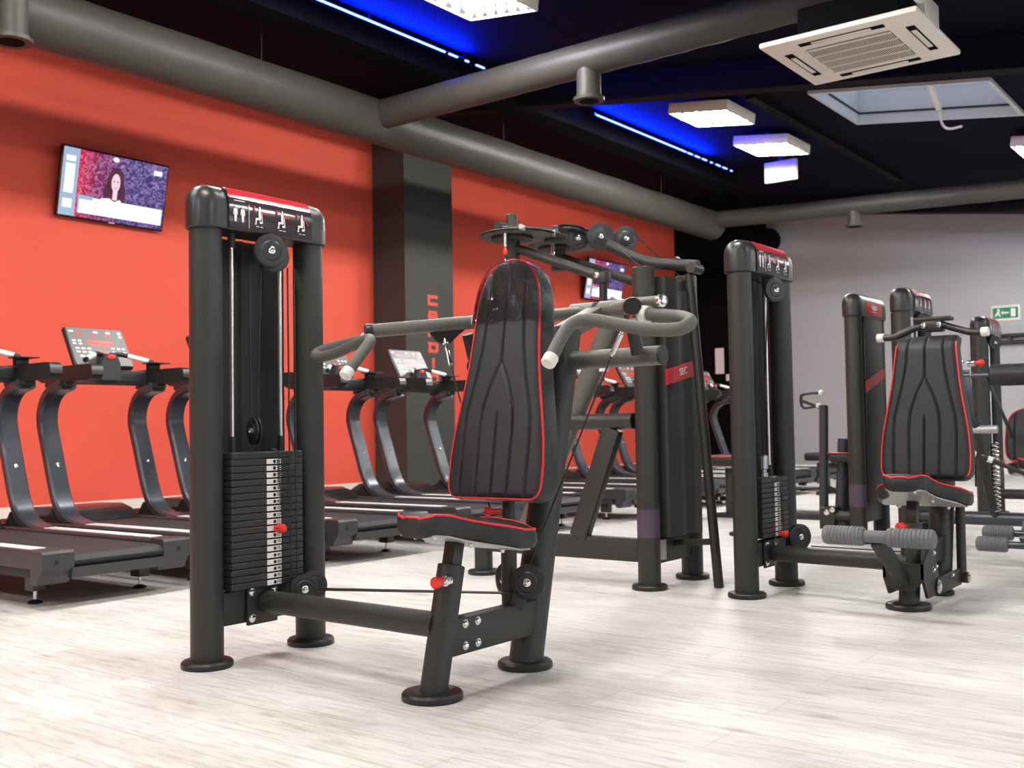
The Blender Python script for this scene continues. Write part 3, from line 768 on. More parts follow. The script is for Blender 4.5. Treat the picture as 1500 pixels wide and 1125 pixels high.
def seat(T, tip, back_x, yc, ztip, zback, th=.062, hwb=.195):
    "saddle-like seat narrowing to a raised tongue; faces -X"
    xa = tip; L = back_x - tip
    W = [(0, .030), (.02, .055), (.06, .075), (.12, .086), (.3, .094), (.42, .108), (.52, .14), (.62, .176), (.74, .193), (.9, hwb), (.97, .185), (1, .165)]
    def lin(t, T_):
        for (a, x), (b, y) in zip(T_, T_[1:]):
            if a <= t <= b: return x + (y - x) * (t - a) / (b - a)
        return T_[-1][1]
    Z = [(0, ztip - .012), (.06, ztip), (.2, ztip - .006), (.5, (ztip * .42 + zback * .58)), (.8, zback), (1, zback - .004)]
    NS, NT = 24, 60; mb = MB(); bm = mb.bm; top, botm = [], []
    for i in range(NT + 1):
        t = i / NT; w = lin(t, W); z = lin(t, Z); r1, r2 = [], []
        for j in range(NS + 1):
            u = -1 + 2 * j / NS
            crown = .024 * (1 - u * u) * min(1, max(0, (t - .25) / .3)) - .004 * (u ** 8)
            gr = -.004 * (math.exp(-((abs(u) * w - .06) / .005) ** 2)) if t > .35 else 0
            r1.append(bm.verts.new((xa + L * t, yc + u * w, z + crown + gr)))
            r2.append(bm.verts.new((xa + L * t + .006, yc + u * w * .97, z - th)))
        top.append(r1); botm.append(r2)
    for i in range(NT):
        for j in range(NS):
            bm.faces.new((top[i][j], top[i][j + 1], top[i + 1][j + 1], top[i + 1][j])); bm.faces.new((botm[i][j], botm[i + 1][j], botm[i + 1][j + 1], botm[i][j + 1]))
    def loop(g): return [g[i][0] for i in range(NT + 1)] + [g[NT][j] for j in range(1, NS + 1)] + [g[i][NS] for i in range(NT - 1, -1, -1)] + [g[0][j] for j in range(NS - 1, 0, -1)]
    a, b = loop(top), loop(botm); m = len(a); cxy = V((xa + L * .55, yc, 0))
    rim = [v.co.copy() for v in a]
    mids = []
    for k, ex in ((.25, .007), (.75, .008)):
        ring = []
        for i in range(m):
            q = a[i].co.lerp(b[i].co, k); out = V((q.x - cxy.x, q.y - cxy.y, 0)).normalized(); ring.append(bm.verts.new(q + out * ex))
        mids.append(ring)
    seq = [a] + mids + [b]
    for p, q in zip(seq, seq[1:]):
        for i in range(m): bm.faces.new((p[i], p[(i + 1) % m], q[(i + 1) % m], q[i]))
    s = T.part('seat', mb, M['vinyl'], ang=.9)
    T.part('piping', MB().loop([q for i, q in enumerate(rim) if i % 2 == 0], .004), M['piping'], s)
    # pale steel plate under the upholstery, lying along its underside
    mb = MB(); bm = mb.bm; rows = []
    for i in range(3, NT - 1):
        r = botm[i] if False else None
        t = i / NT; w = lin(t, W) * .9; z = lin(t, Z) - th - .001
        rows.append([bm.verts.new((xa + L * t, yc - w, z)), bm.verts.new((xa + L * t, yc + w, z)), bm.verts.new((xa + L * t, yc + w, z - .006)), bm.verts.new((xa + L * t, yc - w, z - .006))])
    for p, q in zip(rows, rows[1:]):
        for k in range(4): bm.faces.new((p[k], p[(k + 1) % 4], q[(k + 1) % 4], q[k]))
    bm.faces.new(rows[0]); bm.faces.new(rows[-1][::-1])
    pl = T.part('seat_plate', mb, M['underplate'])
    for t, u in ((.16, -.5), (.16, .5), (.5, -.6), (.8, -.6), (.8, .6)):
        one_bolt(T, (xa + L * t, yc + u * lin(t, W) * .9, lin(t, Z) - th - .007), (0, 0, -1), .007, pl)
    return s

def stack_foot(T, xa, xb, y, z0=.13, z1=.245):
    mb = MB().box(((xa + xb) / 2, y, (z0 + z1) / 2), (xb - xa - .10, .05, z1 - z0), .003)
    T.part('cross_plate', mb, M['powder'])

# ------------------------------------------------------------------ machine: shoulder press (nearest)
T = Thing('shoulder_press_machine', (2.6, 2.6, 0), 'nearest black shoulder press machine with clear sleeve on its tall back pad', 'gym machine', 'selectorized gym machines')
PY = 3.065
posts(T, 2.286, 2.755, PY)
header(T, 2.286, 2.755, PY)
stack_foot(T, 2.286, 2.755, PY)
back_cover(T, 2.31, 2.725, 3.17, .25, HB)
weight_stack(T, 2.342, 2.664, 3.0, 3.13, .252, .730, 20, 5, 11, (2.397, 2.617))
T.part('white_rail', MB().box((2.44, 3.035, .2515), (.10, .006, .006)), M['label'])
AXP = (.42, .90, 0)
pulley(T, (2.508, 2.985, 1.452), AXP, .060); pulley(T, (2.56, 3.03, 1.440), AXP, .056)
T.part('pulley_hanger', MB().box((2.535, 3.02, 1.49), (.06, .04, .05)), M['dark'])
pulley(T, (2.49, 3.06, .805), (.96, -.28, 0), .050)
T.part('pulley_fork', MB().bar((2.485, 3.045, .735), (2.485, 3.045, .82), .03, .008), M['dark'])
pulley(T, (2.612, 2.94, .232), AXP, .053); pulley(T, (2.672, 2.960, .236), AXP, .053)
T.part('pulley_bracket', MB().box((2.628, 2.985, .20), (.03, .07, .06), .003), M['powder'])
for dx in (0, .03): cable(T, [(2.59 + dx, 2.99, 1.40), (2.588 + dx, 2.982, .27)])
cable(T, [(2.475, 3.06, .83), (2.475, 3.06, 1.46)])
cable(T, [(2.505, 3.06, .83), (2.52, 3.05, 1.46)])
# floor tube from the tower to the seat column
T.part('floor_tube', MB().cyl((2.505, 3.02, .197), (2.43, 2.14, .210), .039, seg=32), M['powder'])
fl = T.part('flange', MB().box((2.495, 3.030, .185), (.135, .012, .13), .004), M['powder'])
for dx, dz in ((-.050, -.045), (-.050, .045), (.05, .045)): one_bolt(T, (2.495 + dx, 3.024, .19 + dz), (0, -1, 0), par=fl)
# seat column (leaning) and its adjuster
LEAN = .239
T.part('seat_column', MB().cyl((2.393, 2.13, .01), (2.393 + LEAN * .385, 2.13, .385), .042, seg=36, ch=.003), M['powder'])
foot_disc(T, 2.390, 2.13, .092)
T.part('seat_post', MB().bar((2.48, 2.13, .36), (2.508, 2.13, .475), .045, .045, .004), M['plastic'])
kn = T.part('adjuster_knob', MB().lathe((2.438, 2.105, .345), (-.97, -.06, 0), [(0, .010), (.02, .010), (.02, .008), (.028, .008), (.030, .011), (.037, .014), (.043, .0155), (.053, .0185), (.064, .0175), (.072, .010), (.074, 0)], 24), M['redball'], label='red ball adjuster knob')
T.part('knob_sleeve', MB().lathe((2.443, 2.105, .345), (-.97, -.06, 0), [(0, .016), (.018, .016), (.02, .011), (.036, .011)], 20), M['chrome'], kn)
seat(T, 2.325, 2.70, 2.145, .553, .492)
# beam between the two columns
T.part('seat_beam', MB().box((2.655, 2.13, .168), (.50, .05, .112), .005), M['powder'])
for x in (2.515, 2.575):
    for z in (.138, .205): one_bolt(T, (x, 2.105, z), (0, -1, 0), .010)
cx = lambda z: 2.880 + LEAN * z
T.part('rear_column', MB().cyl((cx(.01), 2.15, .01), (cx(1.15), 2.15, 1.15), .0575, seg=40, ch=.004), M['powder'])
foot_disc(T, 2.880, 2.15, .092)
# pad support post
T.part('pad_post', MB().cyl((2.80, 2.15, .20), (2.80, 2.15, .50), .026, seg=28), M['powder'])
T.part('pad_rod', MB().cyl((2.80, 2.15, .48), (2.81, 2.15, .66), .021, seg=24), M['dark'])
T.part('pad_bracket', MB().bar((2.83, 2.15, .80), (3.03, 2.15, .80), .08, .05, .006).bar((2.90, 2.15, 1.05), (3.09, 2.15, 1.05), .08, .05, .006), M['powder'])
k2 = T.part('adjuster_knob', MB().lathe((2.79, 2.17, .525), (-.5, .75, 0), [(0, .010), (.03, .009), (.038, .012), (.048, .015), (.058, .010), (.060, 0)], 20), M['redball'], label='red ball adjuster knob')
# back pad
K = .17
PROF1 = [(0, .150), (.003, .163), (.008, .172), (.016, .181), (.028, .187), (.045, .191), (.08, .192), (.13, .191), (.20, .185), (.28, .172), (.36, .158), (.44, .146), (.52, .139), (.60, .134), (.66, .129), (.70, .122), (.73, .112), (.755, .099), (.775, .083), (.79, .064), (.80, .044), (.806, .022), (.808, .006)]
pd, grid, nrm = pad(T, (2.727, 2.165, .572), (K, 0, 1), (0, -1, 0), PROF1, .085)
# clear sleeve pulled over the head end
mb = MB(); bm = mb.bm; rows = []
vs_i = [i for i in range(len(grid)) if (grid[i][60] is not None)]
sl = []
base_, up_ = V((2.727, 2.165, .572)), V((K, 0, 1)).normalized()
def hw1(v):
    for (a, wa), (b, wb) in zip(PROF1, PROF1[1:]):
        if a <= v <= b: return wa + (wb - wa) * (v - a) / (b - a)
    return .006
for i in range(26):
    v = .595 + (.812 - .595) * (1 - (1 - i / 25) ** 1.6); w = max(hw1(min(v, .807)), .01) + .007; row = []
    for j in range(33):
        u = -1 + 2 * j / 32
        row.append(bm.verts.new(base_ + up_ * v + V((0, -1, 0)) * u * w + nrm * (.013 + .002 * math.sin(u * 9 + v * 30))))
    for k in range(1, 6):
        row.append(bm.verts.new(base_ + up_ * v + V((0, -1, 0)) * (w + .003) + nrm * (.013 - .10 * k / 5)))
    for k in range(1, 6):
        row.insert(0, bm.verts.new(base_ + up_ * v - V((0, -1, 0)) * (w + .003) + nrm * (.013 - .10 * k / 5)))
    rows.append(row)
for p, q in zip(rows, rows[1:]):
    for j in range(len(p) - 1): bm.faces.new((p[j], p[j + 1], q[j + 1], q[j]))
tp = rows[-1]
T.part('clear_sleeve', mb, M['film'], pd, label='clear plastic sleeve over the top of the back pad')
# cross tube with rest stubs for the arms
XC = cx(1.035)
T.part('cross_tube', MB().cyl((XC - .0, 1.745, 1.035), (XC, 2.555, 1.035), .033, seg=36), M['arm'])
T.part('tube_cap', MB().cyl((XC, 1.735, 1.035), (XC, 1.748, 1.035), .034, seg=36, ch=.003), M['plastic'])
T.part('tube_cap', MB().cyl((XC, 2.552, 1.035), (XC, 2.565, 1.035), .034, seg=36, ch=.003), M['plastic'])
for sy in (-1, 1):
    yb = lambda y: 2.15 + sy * (2.15 - y) * 1.0      # sy=+1 keeps 'near' (towards -Y), sy=-1 mirrors
    T.part('arm_rest', MB().cyl((XC - .06, yb(1.80), 1.04), (XC - .10, yb(1.80), 1.15), .022, seg=20), M['dark'])
    # main lever: from the pivot behind the pad out to the handle
    E0, E1 = V((3.38, yb(2.085), 1.235)), V((2.700, yb(1.600), 1.153))
    arm = T.part('press_arm', MB().cyl(E0, E1, .0245, seg=32), M['arm'])
    d = (E1 - E0).normalized()
    T.part('arm_cap', MB().lathe(E1 - d * .022, d, [(0, .0265), (.022, .0272), (.026, .025), (.027, 0)], 28), M['plastic'], arm)
    T.part('arm_sleeve', MB().cyl((3.38, yb(2.14), 1.235), (3.38, yb(2.03), 1.235), .036, seg=28, ch=.003), M['arm'], arm)
    hp = [(2.735, yb(1.585), 1.132), (2.715, yb(1.50), 1.118), (2.690, yb(1.425), 1.104), (2.660, yb(1.390), 1.086), (2.634, yb(1.415), 1.068),
          (2.628, yb(1.50), 1.073), (2.620, yb(1.60), 1.093), (2.611, yb(1.685), 1.112), (2.590, yb(1.73), 1.106), (2.550, yb(1.742), 1.073), (2.469, yb(1.739), .989)]
    h = T.part('handle', MB().tube(hp, .0195, 20, 6), M['grip'])
    T.part('white_cap', MB().lathe((2.469 + .012, yb(1.739), .989 + .0125), (-.695, 0, -.72), [(0, .0205), (.002, .022), (.026, .022), (.031, .019), (.031, .006), (.029, 0)], 24), M['white'], h, label='white plastic grip cap')
    T.part('white_ring', MB().cyl((2.737, yb(1.590), 1.133), (2.729, yb(1.560), 1.128), .0245, seg=24), M['white'], h)
    if sy < 0:
        T.part('handle_sleeve', MB().cyl((2.765, 1.64, 1.170), (2.742, 1.53, 1.166), .0165, seg=20), M['arm'], arm)
        T.part('handle_bolt', MB().lathe((2.742, 1.532, 1.166), (-.2, -1, -.04), [(0, .018), (.012, .019), (.014, .013), (.022, .012), (.024, 0)], 20), M['chrome'], arm)
    # cable bracket and turnbuckle under the arm
    tb = V((2.935, yb(1.768), 1.125)); pl = V((2.79, yb(2.10), .345))
    T.part('cable_lug', MB().prism([(-.075, .0), (-.05, -.035), (-.02, -.055), (.005, -.05), (.04, -.02), (.07, .0)], (2.95, yb(1.775), 1.163), (.814, sy * -.58, .1), (0, 0, 1), (.0046, sy * .0065, 0)), M['dark'])
    dn = (pl - tb).normalized()
    T.part('turnbuckle', MB().lathe(tb, dn, [(0, .004), (.0, .010), (.014, .012), (.018, .006), (.03, .006), (.032, .010), (.05, .010), (.052, .0095), (.10, .0095), (.104, .005), (.11, .004)], 16), M['chrome'])
    cable(T, [tb + dn * .1, pl + V((.055, 0, 0))])
# pivot head behind the column
T.part('pivot_head', MB().bar((cx(1.12), 2.15, 1.14), (3.40, 2.15, 1.235), .07, .06, .006).cyl((3.38, 2.01, 1.235), (3.38, 2.29, 1.235), .024, seg=24), M['arm'])
# lower cable pulleys
pulley(T, (2.790, 2.065, .300), (.93, .36, 0), .056, .03); pulley(T, (2.835, 2.185, .292), (.93, -.30, 0), .056, .03)
T.part('pulley_bracket', MB().bar((2.79, 2.12, .21), (2.81, 2.10, .29), .03, .05, .004), M['powder'])
cable(T, [(2.64, 2.95, .225), (2.78, 2.09, .262)]); cable(T, [(2.66, 2.99, .225), (2.82, 2.14, .255)])

# ------------------------------------------------------------------ machine: pec fly / rear delt (back of its tower towards us)
T = Thing('pec_fly_machine', (4.8, 2.9, 0), 'black pec fly machine with two round cam plates and hanging arms overhead', 'gym machine', 'selectorized gym machines')
for x in (4.574, 5.02):
    T.part('post', MB().cyl((x, 2.644, .01), (x, 2.644, 1.585), .056, seg=40, ch=.004), M['powder']); foot_disc(T, x, 2.644)
cv = T.part('stack_cover', MB().prism([(4.635, 2.575), (4.645, 2.562), (4.76, 2.556), (4.83, 2.568), (4.90, 2.556), (4.985, 2.562), (4.985, 2.70), (4.635, 2.70)], (0, 0, .25), (1, 0, 0), (0, 1, 0), (0, 0, 1.29)), M['dark'], smooth=False)
mb = MB()
mb.prism([(4.637, 1.00), (4.985, 1.065), (4.985, 1.145), (4.637, 1.075)], (0, 2.5545, 0), (1, 0, 0), (0, 0, 1), (0, .012, 0))
sb = T.part('red_stripe', mb, M['redlabel'], cv, smooth=False)
mb = MB(); mb.mesh(text_mesh('SEC', .050, .001), face_y((4.80, 2.5530, 1.072)) @ Matrix.Rotation(.18, 4, 'Z'))
T.part('stripe_lettering', mb, M['label'], sb, smooth=False)
T.part('cover_hinge_plate', MB().box((4.90, 2.556, 1.52), (.10, .01, .06), .002), M['dark'])
T.part('warning_sticker', MB().lathe((4.574, 2.644, .255), (0, 0, 1), [(0, .0567), (.135, .0567)], 40), M['purple'])
stack_foot(T, 4.574, 5.02, 2.644, .12, .24)
T.part('steel_tag', MB().box((4.66, 2.617, .185), (.07, .004, .10)), M['underplate'])
# rear strut, its tie rod and the overhead frame
T.part('rear_strut', MB().tube([(4.785, 2.378, 0.0), (4.786, 2.50, 1.56)], .024, 24), M['powder'])
T.part('tie_rod', MB().cyl((4.785, 2.40, .225), (4.785, 2.63, .205), .016, seg=16), M['powder'])
of = T.part('overhead_frame', MB().tube([(4.785, 2.45, 1.595), (4.770, 2.70, 1.636), (4.762, 2.85, 1.70), (4.757, 3.02, 1.79), (4.755, 3.18, 1.83), (4.752, 3.35, 1.835)], .030, 28, 6)
            .tube([(4.752, 3.20, 1.842), (4.68, 3.38, 1.87), (4.56, 3.47, 1.885), (4.47, 3.48, 1.885)], .024, 20, 6)
            .tube([(4.752, 3.20, 1.842), (4.83, 3.38, 1.87), (4.96, 3.47, 1.885), (5.05, 3.48, 1.885)], .024, 20, 6)
            .cyl((4.74, 2.47, 1.585), (4.84, 2.47, 1.585), .026, seg=28), M['powder'])
for x, y, z in ((4.772, 2.56, 1.643), (4.81, 2.47, 1.610)): one_bolt(T, (x, y, z), (0, 0, 1), .012, of)
for cxm, cym, s in ((4.58, 3.46, -1), (5.02, 3.46, 1)):
    cam = T.part('cam_plate', MB().lathe((cxm + .03, cym - .02, 1.835), (0, 0, 1), [(0, .01), (0, .205), (.003, .21), (.008, .20), (.012, .21), (.016, .21), (.018, .205), (.018, .01)], 56), M['cam'])
    T.part('cam_hub', MB().lathe((cxm, cym, 1.815), (0, 0, 1), [(0, .10), (.004, .115), (.016, .115), (.02, .10)], 40).cyl((cxm, cym, 1.70), (cxm, cym, 1.82), .042, seg=28, ch=.003), M['dark'], cam)
    T.part('pivot_pin', MB().cyl((cxm, cym, 1.85), (cxm, cym, 1.96), .032, seg=24, ch=.004), M['powder'], cam)
    mb = MB(); mb.lathe((cxm - .14, cym - .06, 1.715), (0, 0, 1), [(0, 0), (.004, .010), (.014, .013), (.028, .010), (.034, .006), (.05, .006)], 18)
    T.part('range_knob', mb, M['redball'], cam); T.part('knob_shaft', MB().cyl((cxm - .14, cym - .06, 1.76), (cxm - .14, cym - .06, 1.84), .010, seg=16), M['chrome'], cam)
    # swinging arm: falls away from the cam, then a vertical padded grip
    a0, a1 = V((cxm, cym - .02, 1.775)), V((cxm + .03, cym - .53, 1.575))
    ar = T.part('swing_arm', MB().tube([a0, a0.lerp(a1, .12), a1], .026, 24), M['powder'])
    T.part('knuckle', MB().box(a1 + V((0, -.02, -.012)), (.06, .08, .06), .008), M['dark'], ar)
    mb = MB(); bolt(mb, a1 + V((-.03, -.01, 0)), (-1, 0, 0), .013); T.part('knuckle_bolt', mb, M['chrome'], ar)
    g0 = a1 + V((0, -.03, -.03))
    gr = T.part('arm_grip', MB().cyl(g0, g0 + V((0, .01, -.44)), .021, seg=24), M['rubber'])
    T.part('white_ring', MB().cyl(g0 + V((0, .01, -.44)), g0 + V((0, .0105, -.465)), .026, seg=24, ch=.003), M['white'], gr)
T.part('cam_strap', MB().bar((4.40, 3.27, 1.846), (4.46, 3.29, 1.846), .014, .026).bar((4.66, 3.24, 1.846), (4.70, 3.26, 1.846), .014, .026), M['underplate'])
for p, ax, r in (((4.66, 3.12, 1.845), (.15, -.1, 1), .075), ((4.68, 3.10, 1.80), (.75, .65, .05), .060), ((4.72, 2.98, 1.800), (.72, .69, 0), .072), ((4.84, 2.90, 1.795), (.75, .65, 0), .066), ((4.85, 3.10, 1.845), (.15, -.1, 1), .070)):
    pulley(T, p, ax, r, .03)
cable(T, [(4.70, 2.95, 1.80), (4.60, 2.66, 1.585)]); cable(T, [(4.86, 2.86, 1.82), (4.98, 2.66, 1.585)])
cable(T, [(4.36, 3.36, 1.85), (4.5, 3.24, 1.85), (4.66, 3.14, 1.85)], sm=5)
# base beam, leaning main column, seat stanchion with its cross tube
T.part('base_beam', MB().box((4.59, 3.20, .186), (.06, 1.06, .115), .006), M['powder'])
T.part('main_column', MB().cyl((4.61, 3.44, .20), (4.61, 2.795, 1.44), .055, seg=36, ch=.01), M['arm'])
foot_disc(T, 4.59, 3.70); T.part('foot_post', MB().cyl((4.59, 3.70, .02), (4.59, 3.70, .25), .05, seg=28), M['powder'])
T.part('stanchion', MB().bar((4.58, 3.055, .235), (4.58, 2.84, .79), .055, .10, .006, up=(0, 1, 0)), M['powder'])
ct = T.part('stanchion_tube', MB().cyl((4.58, 2.725, .825), (4.58, 3.20, .825), .040, seg=32), M['powder'])
T.part('tube_cap', MB().cyl((4.58, 2.716, .825), (4.58, 2.727, .825), .041, seg=32, ch=.003), M['plastic'], ct)

# ------------------------------------------------------------------ machine: leg extension (right foreground)
T = Thing('leg_extension_machine', (4.8, 1.8, 0), 'black leg extension machine with grey foam ankle rollers at the right', 'gym machine', 'selectorized gym machines')
QY = 2.14
posts(T, 4.592, 5.052, QY); header(T, 4.592, 5.052, QY); stack_foot(T, 4.592, 5.052, QY)
back_cover(T, 4.67, 5.03, 2.22, .25, HB)
weight_stack(T, 4.665, 4.965, 2.085, 2.20, .262, .545, 12, 5, 11, (4.885,))
T.part('stack_stem', MB().lathe((4.815, 2.14, .545), (0, 0, 1), [(0, .02), (.02, .02), (.025, .014), (.035, .014), (.04, .022), (.10, .022), (.105, .01)], 20), M['chrome'])
pulley(T, (4.835, 2.07, 1.445), (.5, .86, 0), .058); cable(T, [(4.815, 2.14, .64), (4.82, 2.10, 1.45)])
pulley(T, (4.885, 2.00, .258), (.5, .86, 0), .062); T.part('pulley_bracket', MB().box((4.885, 2.03, .215), (.05, .06, .07), .006), M['powder'])
T.part('floor_tube', MB().cyl((4.80, 2.10, .185), (4.70, 1.43, .190), .038, seg=32), M['powder'])
fl = T.part('flange', MB().box((4.785, 2.108, .185), (.135, .012, .13), .004), M['powder'])
for dx, dz in ((-.05, -.045), (-.05, .045), (.05, .045)): one_bolt(T, (4.785 + dx, 2.102, .19 + dz), (0, -1, 0), par=fl)
cable(T, [(4.90, 1.95, .215), (5.0, 1.45, .20)])
# seat column
cq = lambda z: 4.665 + LEAN * z
T.part('seat_column', MB().cyl((cq(.01), 1.43, .01), (cq(.355), 1.43, .355), .043, seg=36, ch=.003), M['powder']); foot_disc(T, 4.662, 1.43, .094)
T.part('seat_post', MB().bar((cq(.33), 1.43, .33), (cq(.46), 1.43, .475), .045, .045, .004), M['plastic'])
T.part('adjuster_knob', MB().lathe((cq(.33) - .03, 1.445, .345), (-.95, .15, 0), [(0, .012), (.02, .010), (.03, .016), (.045, .022), (.06, .022), (.07, .012), (.072, 0)], 24), M['redball'], label='red ball adjuster knob')
seat(T, 4.52, 4.92, 1.405, .580, .495)
T.part('seat_beam', MB().bar((cq(.2), 1.43, .215), (5.17, 1.42, .215), .05, .11, .005), M['powder'])
cr = lambda z: 5.115 + LEAN * z
T.part('rear_column', MB().cyl((cr(.01), 1.43, .01), (cr(1.05), 1.43, 1.05), .055, seg=40, ch=.004), M['powder']); foot_disc(T, cr(0) + .01, 1.43, .066)
T.part('pad_bracket', MB().bar((4.99, 1.42, .75), (cr(.75), 1.42, .75), .08, .05, .006).bar((5.05, 1.42, .98), (cr(.98), 1.42, .98), .08, .05, .006), M['powder'])
PROF3 = [(0, .150), (.003, .163), (.008, .172), (.016, .181), (.028, .187), (.045, .191), (.08, .192), (.13, .191), (.20, .185), (.28, .172), (.36, .158), (.44, .146), (.52, .138), (.59, .131), (.625, .128), (.64, .126), (.65, .122), (.656, .116), (.660, .106)]
pad(T, (4.895, 1.415, .545), (.13, 0, 1), (0, -1, 0), PROF3, .085, tflat=.58)
# curved grip bar over the pad
hb = T.part('grip_bar', MB().tube([(5.04, 1.635, 1.195), (5.04, 1.57, 1.195), (5.05, 1.50, 1.225), (5.05, 1.44, 1.240), (5.05, 1.36, 1.238), (5.05, 1.30, 1.218), (5.04, 1.23, 1.196), (5.04, 1.175, 1.194)], .016, 18, 6), M['plastic'])
for y, s in ((1.645, 1), (1.165, -1)): T.part('white_cap', MB().cyl((5.04, y - s * .025, 1.195), (5.04, y + s * .008, 1.195), .021, seg=24, ch=.004), M['white'], hb)
T.part('bar_clamp', MB().box((5.06, 1.40, 1.235), (.07, .09, .05), .008).box((5.06, 1.40, 1.268), (.06, .17, .02), .006), M['rubber'], hb)
for y in (1.365, 1.435): one_bolt(T, (5.022, y, 1.238), (-1, 0, 0), .009, hb)
# lever with rollers
T.part('lever_bracket', MB().prism([(-.085, .20), (-.085, .135), (-.045, .085), (.045, .085), (.085, .135), (.085, .20)], (4.600, 1.43, 0), (0, 1, 0), (0, 0, 1), (.012, 0, 0)), M['powder'], smooth=False)
T.part('bracket_cheek', MB().prism([(4.60, .20), (4.60, .135), (4.66, .05), (4.82, .05), (4.84, .10), (4.78, .20), (4.74, .255), (4.70, .255)], (0, 1.345, 0), (1, 0, 0), (0, 0, 1), (0, .012, 0)), M['powder'], smooth=False)
T.part('bracket_cheek', MB().prism([(4.60, .20), (4.60, .135), (4.66, .06), (4.80, .06), (4.80, .20)], (0, 1.503, 0), (1, 0, 0), (0, 0, 1), (0, .012, 0)), M['powder'], smooth=False)
T.part('link_plate', MB().bar((4.78, 1.345, .085), (5.16, 1.345, .085), .014, .075, .004), M['powder'])
one_bolt(T, (4.79, 1.338, .085), (0, -1, 0), .022); one_bolt(T, (4.99, 1.337, .112), (0, -1, 0), .009)
for x, z in ((4.74, .235), (4.77, .175), (4.73, .165)): one_bolt(T, (x, 1.344, z), (0, -1, 0), .009)
T.part('link_rod', MB().cyl((5.17, 1.34, .08), (5.20, 1.345, .46), .021, seg=24).cyl((5.17, 1.385, .08), (5.17, 1.31, .08), .026, seg=24, ch=.003), M['powder'])
mb = MB(); bolt(mb, (5.17, 1.312, .08), (0, -1, 0), .014); T.part('link_bolt', mb, M['chrome'])
lv = T.part('lever_arm', MB().bar((4.595, 1.425, .120), (4.415, 1.475, .315), .065, .042, .004, up=(0, 1, 0)), M['powder'])
T.part('roller_bar', MB().cyl((4.40, 1.66, .328), (4.40, 1.26, .328), .026, seg=28), M['foam'], lv)
def roller(T, a, b, r, par=None):
    a, b = V(a), V(b); L = (b - a).length; prof = [(0, 0), (0, r * .6), (.006, r * .88), (.016, r)]
    n = 10
    for i in range(n):
        t0 = .016 + (L - .034) * i / n; d = (L - .034) / n
        prof += [(t0 + d * .25, r), (t0 + d * .75, r), (t0 + d * .88, r * .93), (t0 + d * .97, r * .93)]
    prof += [(L - .016, r), (L - .006, r * .9), (L, r * .6), (L, 0)]
    return T.part('foam_roller', MB().lathe(a, b - a, prof, 32), M['foam'], par)
roller(T, (4.40, 1.695, .328), (4.40, 1.515, .328), .040); roller(T, (4.40, 1.430, .328), (4.40, 1.235, .328), .040)

# ------------------------------------------------------------------ machine seen from behind (tower with red label), station beyond it
T = Thing('row_machine', (7.2, 2.6, 0), 'black machine tower with a red cap label, its striped back towards us', 'gym machine', 'selectorized gym machines')
RY = 2.46
posts(T, 7.02, 7.48, RY); hd = header(T, 7.02, 7.48, RY, icons=None); stack_foot(T, 7.02, 7.48, RY, .13, .27)
cv = T.part('stack_cover', MB().box((7.25, 2.41, .89), (.36, .02, 1.26), .006), M['dark'])
T.part('red_stripe', MB().prism([(7.07, 1.00), (7.43, 1.10), (7.43, 1.17), (7.07, 1.075)], (0, 2.396, 0), (1, 0, 0), (0, 0, 1), (0, .006, 0)), M['redlabel'], cv, smooth=False)
rl = T.part('red_cap_label', MB().box((7.25, 2.391, 1.565), (.30, .004, .085), .001), M['redlabel'], hd)
mb = MB().prism(ell(7.25, 1.575, .058, .018), (0, 2.3885, 0), (1, 0, 0), (0, 0, 1), (0, .001, 0)); mb.box((7.25, 2.3887, 1.545), (.09, .001, .006))
T.part('label_emblem', mb, M['label'], rl, smooth=False)
T.part('warning_sticker', MB().lathe((7.02, RY, .24), (0, 0, 1), [(0, .0567), (.15, .0567)], 36), M['purple'])
T.part('base_beam', MB().cyl((7.12, 2.48, .165), (7.12, 3.35, .165), .035, seg=28), M['powder'])
T.part('pivot_block', MB().box((7.16, 2.70, .15), (.16, .11, .15), .01), M['dark'])
for y, z in ((2.70, .19), (2.66, .21)): one_bolt(T, (7.08, y, z), (-1, 0, 0), .014)
T.part('front_upright', MB().cyl((7.20, 2.765, .16), (7.20, 2.745, .925), .031, seg=28, ch=.003), M['upright'])
T.part('rear_upright', MB().cyl((7.24, 2.665, .10), (7.24, 2.625, .690), .040, seg=28, ch=.003), M['upright'])
T.part('tie_bar', MB().cyl((7.20, 2.76, .585), (7.24, 2.63, .585), .012, seg=14).cyl((7.20, 2.75, .36), (7.24, 2.66, .31), .018, seg=14), M['powder'])
d = T.part('pull_handle', MB().tube([(7.22, 2.775, 1.012), (7.22, 2.86, 1.010), (7.22, 2.905, 1.000), (7.22, 2.915, .985), (7.22, 2.915, .94), (7.22, 2.905, .918), (7.22, 2.885, .908), (7.22, 2.80, .918)], .011, 12, 4), M['plastic'])
for p in ((7.22, 2.768, 1.012), (7.22, 2.79, .919)): T.part('white_cap', MB().ball(p, .019), M['white'], d)
T.part('handle_bracket', MB().bar((7.22, 2.915, .96), (7.21, 2.76, .90), .01, .02), M['powder'])
T.part('foot_plate', MB().box((7.24, 2.665, .07), (.24, .16, .14), .01), M['dark'])
foot_disc(T, 7.12, 3.35)
T.part('foot_post', MB().cyl((7.12, 3.35, .02), (7.12, 3.35, .3), .045, seg=24), M['powder'])
sp = T.part('seat_pad', MB().box((7.30, 2.60, .56), (.34, .20, .07), .025, seg=3), M['vinyl'])
T.part('piping', MB().box((7.30, 2.60, .592), (.345, .205, .006), .002), M['piping'], sp)
T.part('seat_stem', MB().cyl((7.27, 2.63, .10), (7.27, 2.62, .54), .03, seg=20), M['powder'])

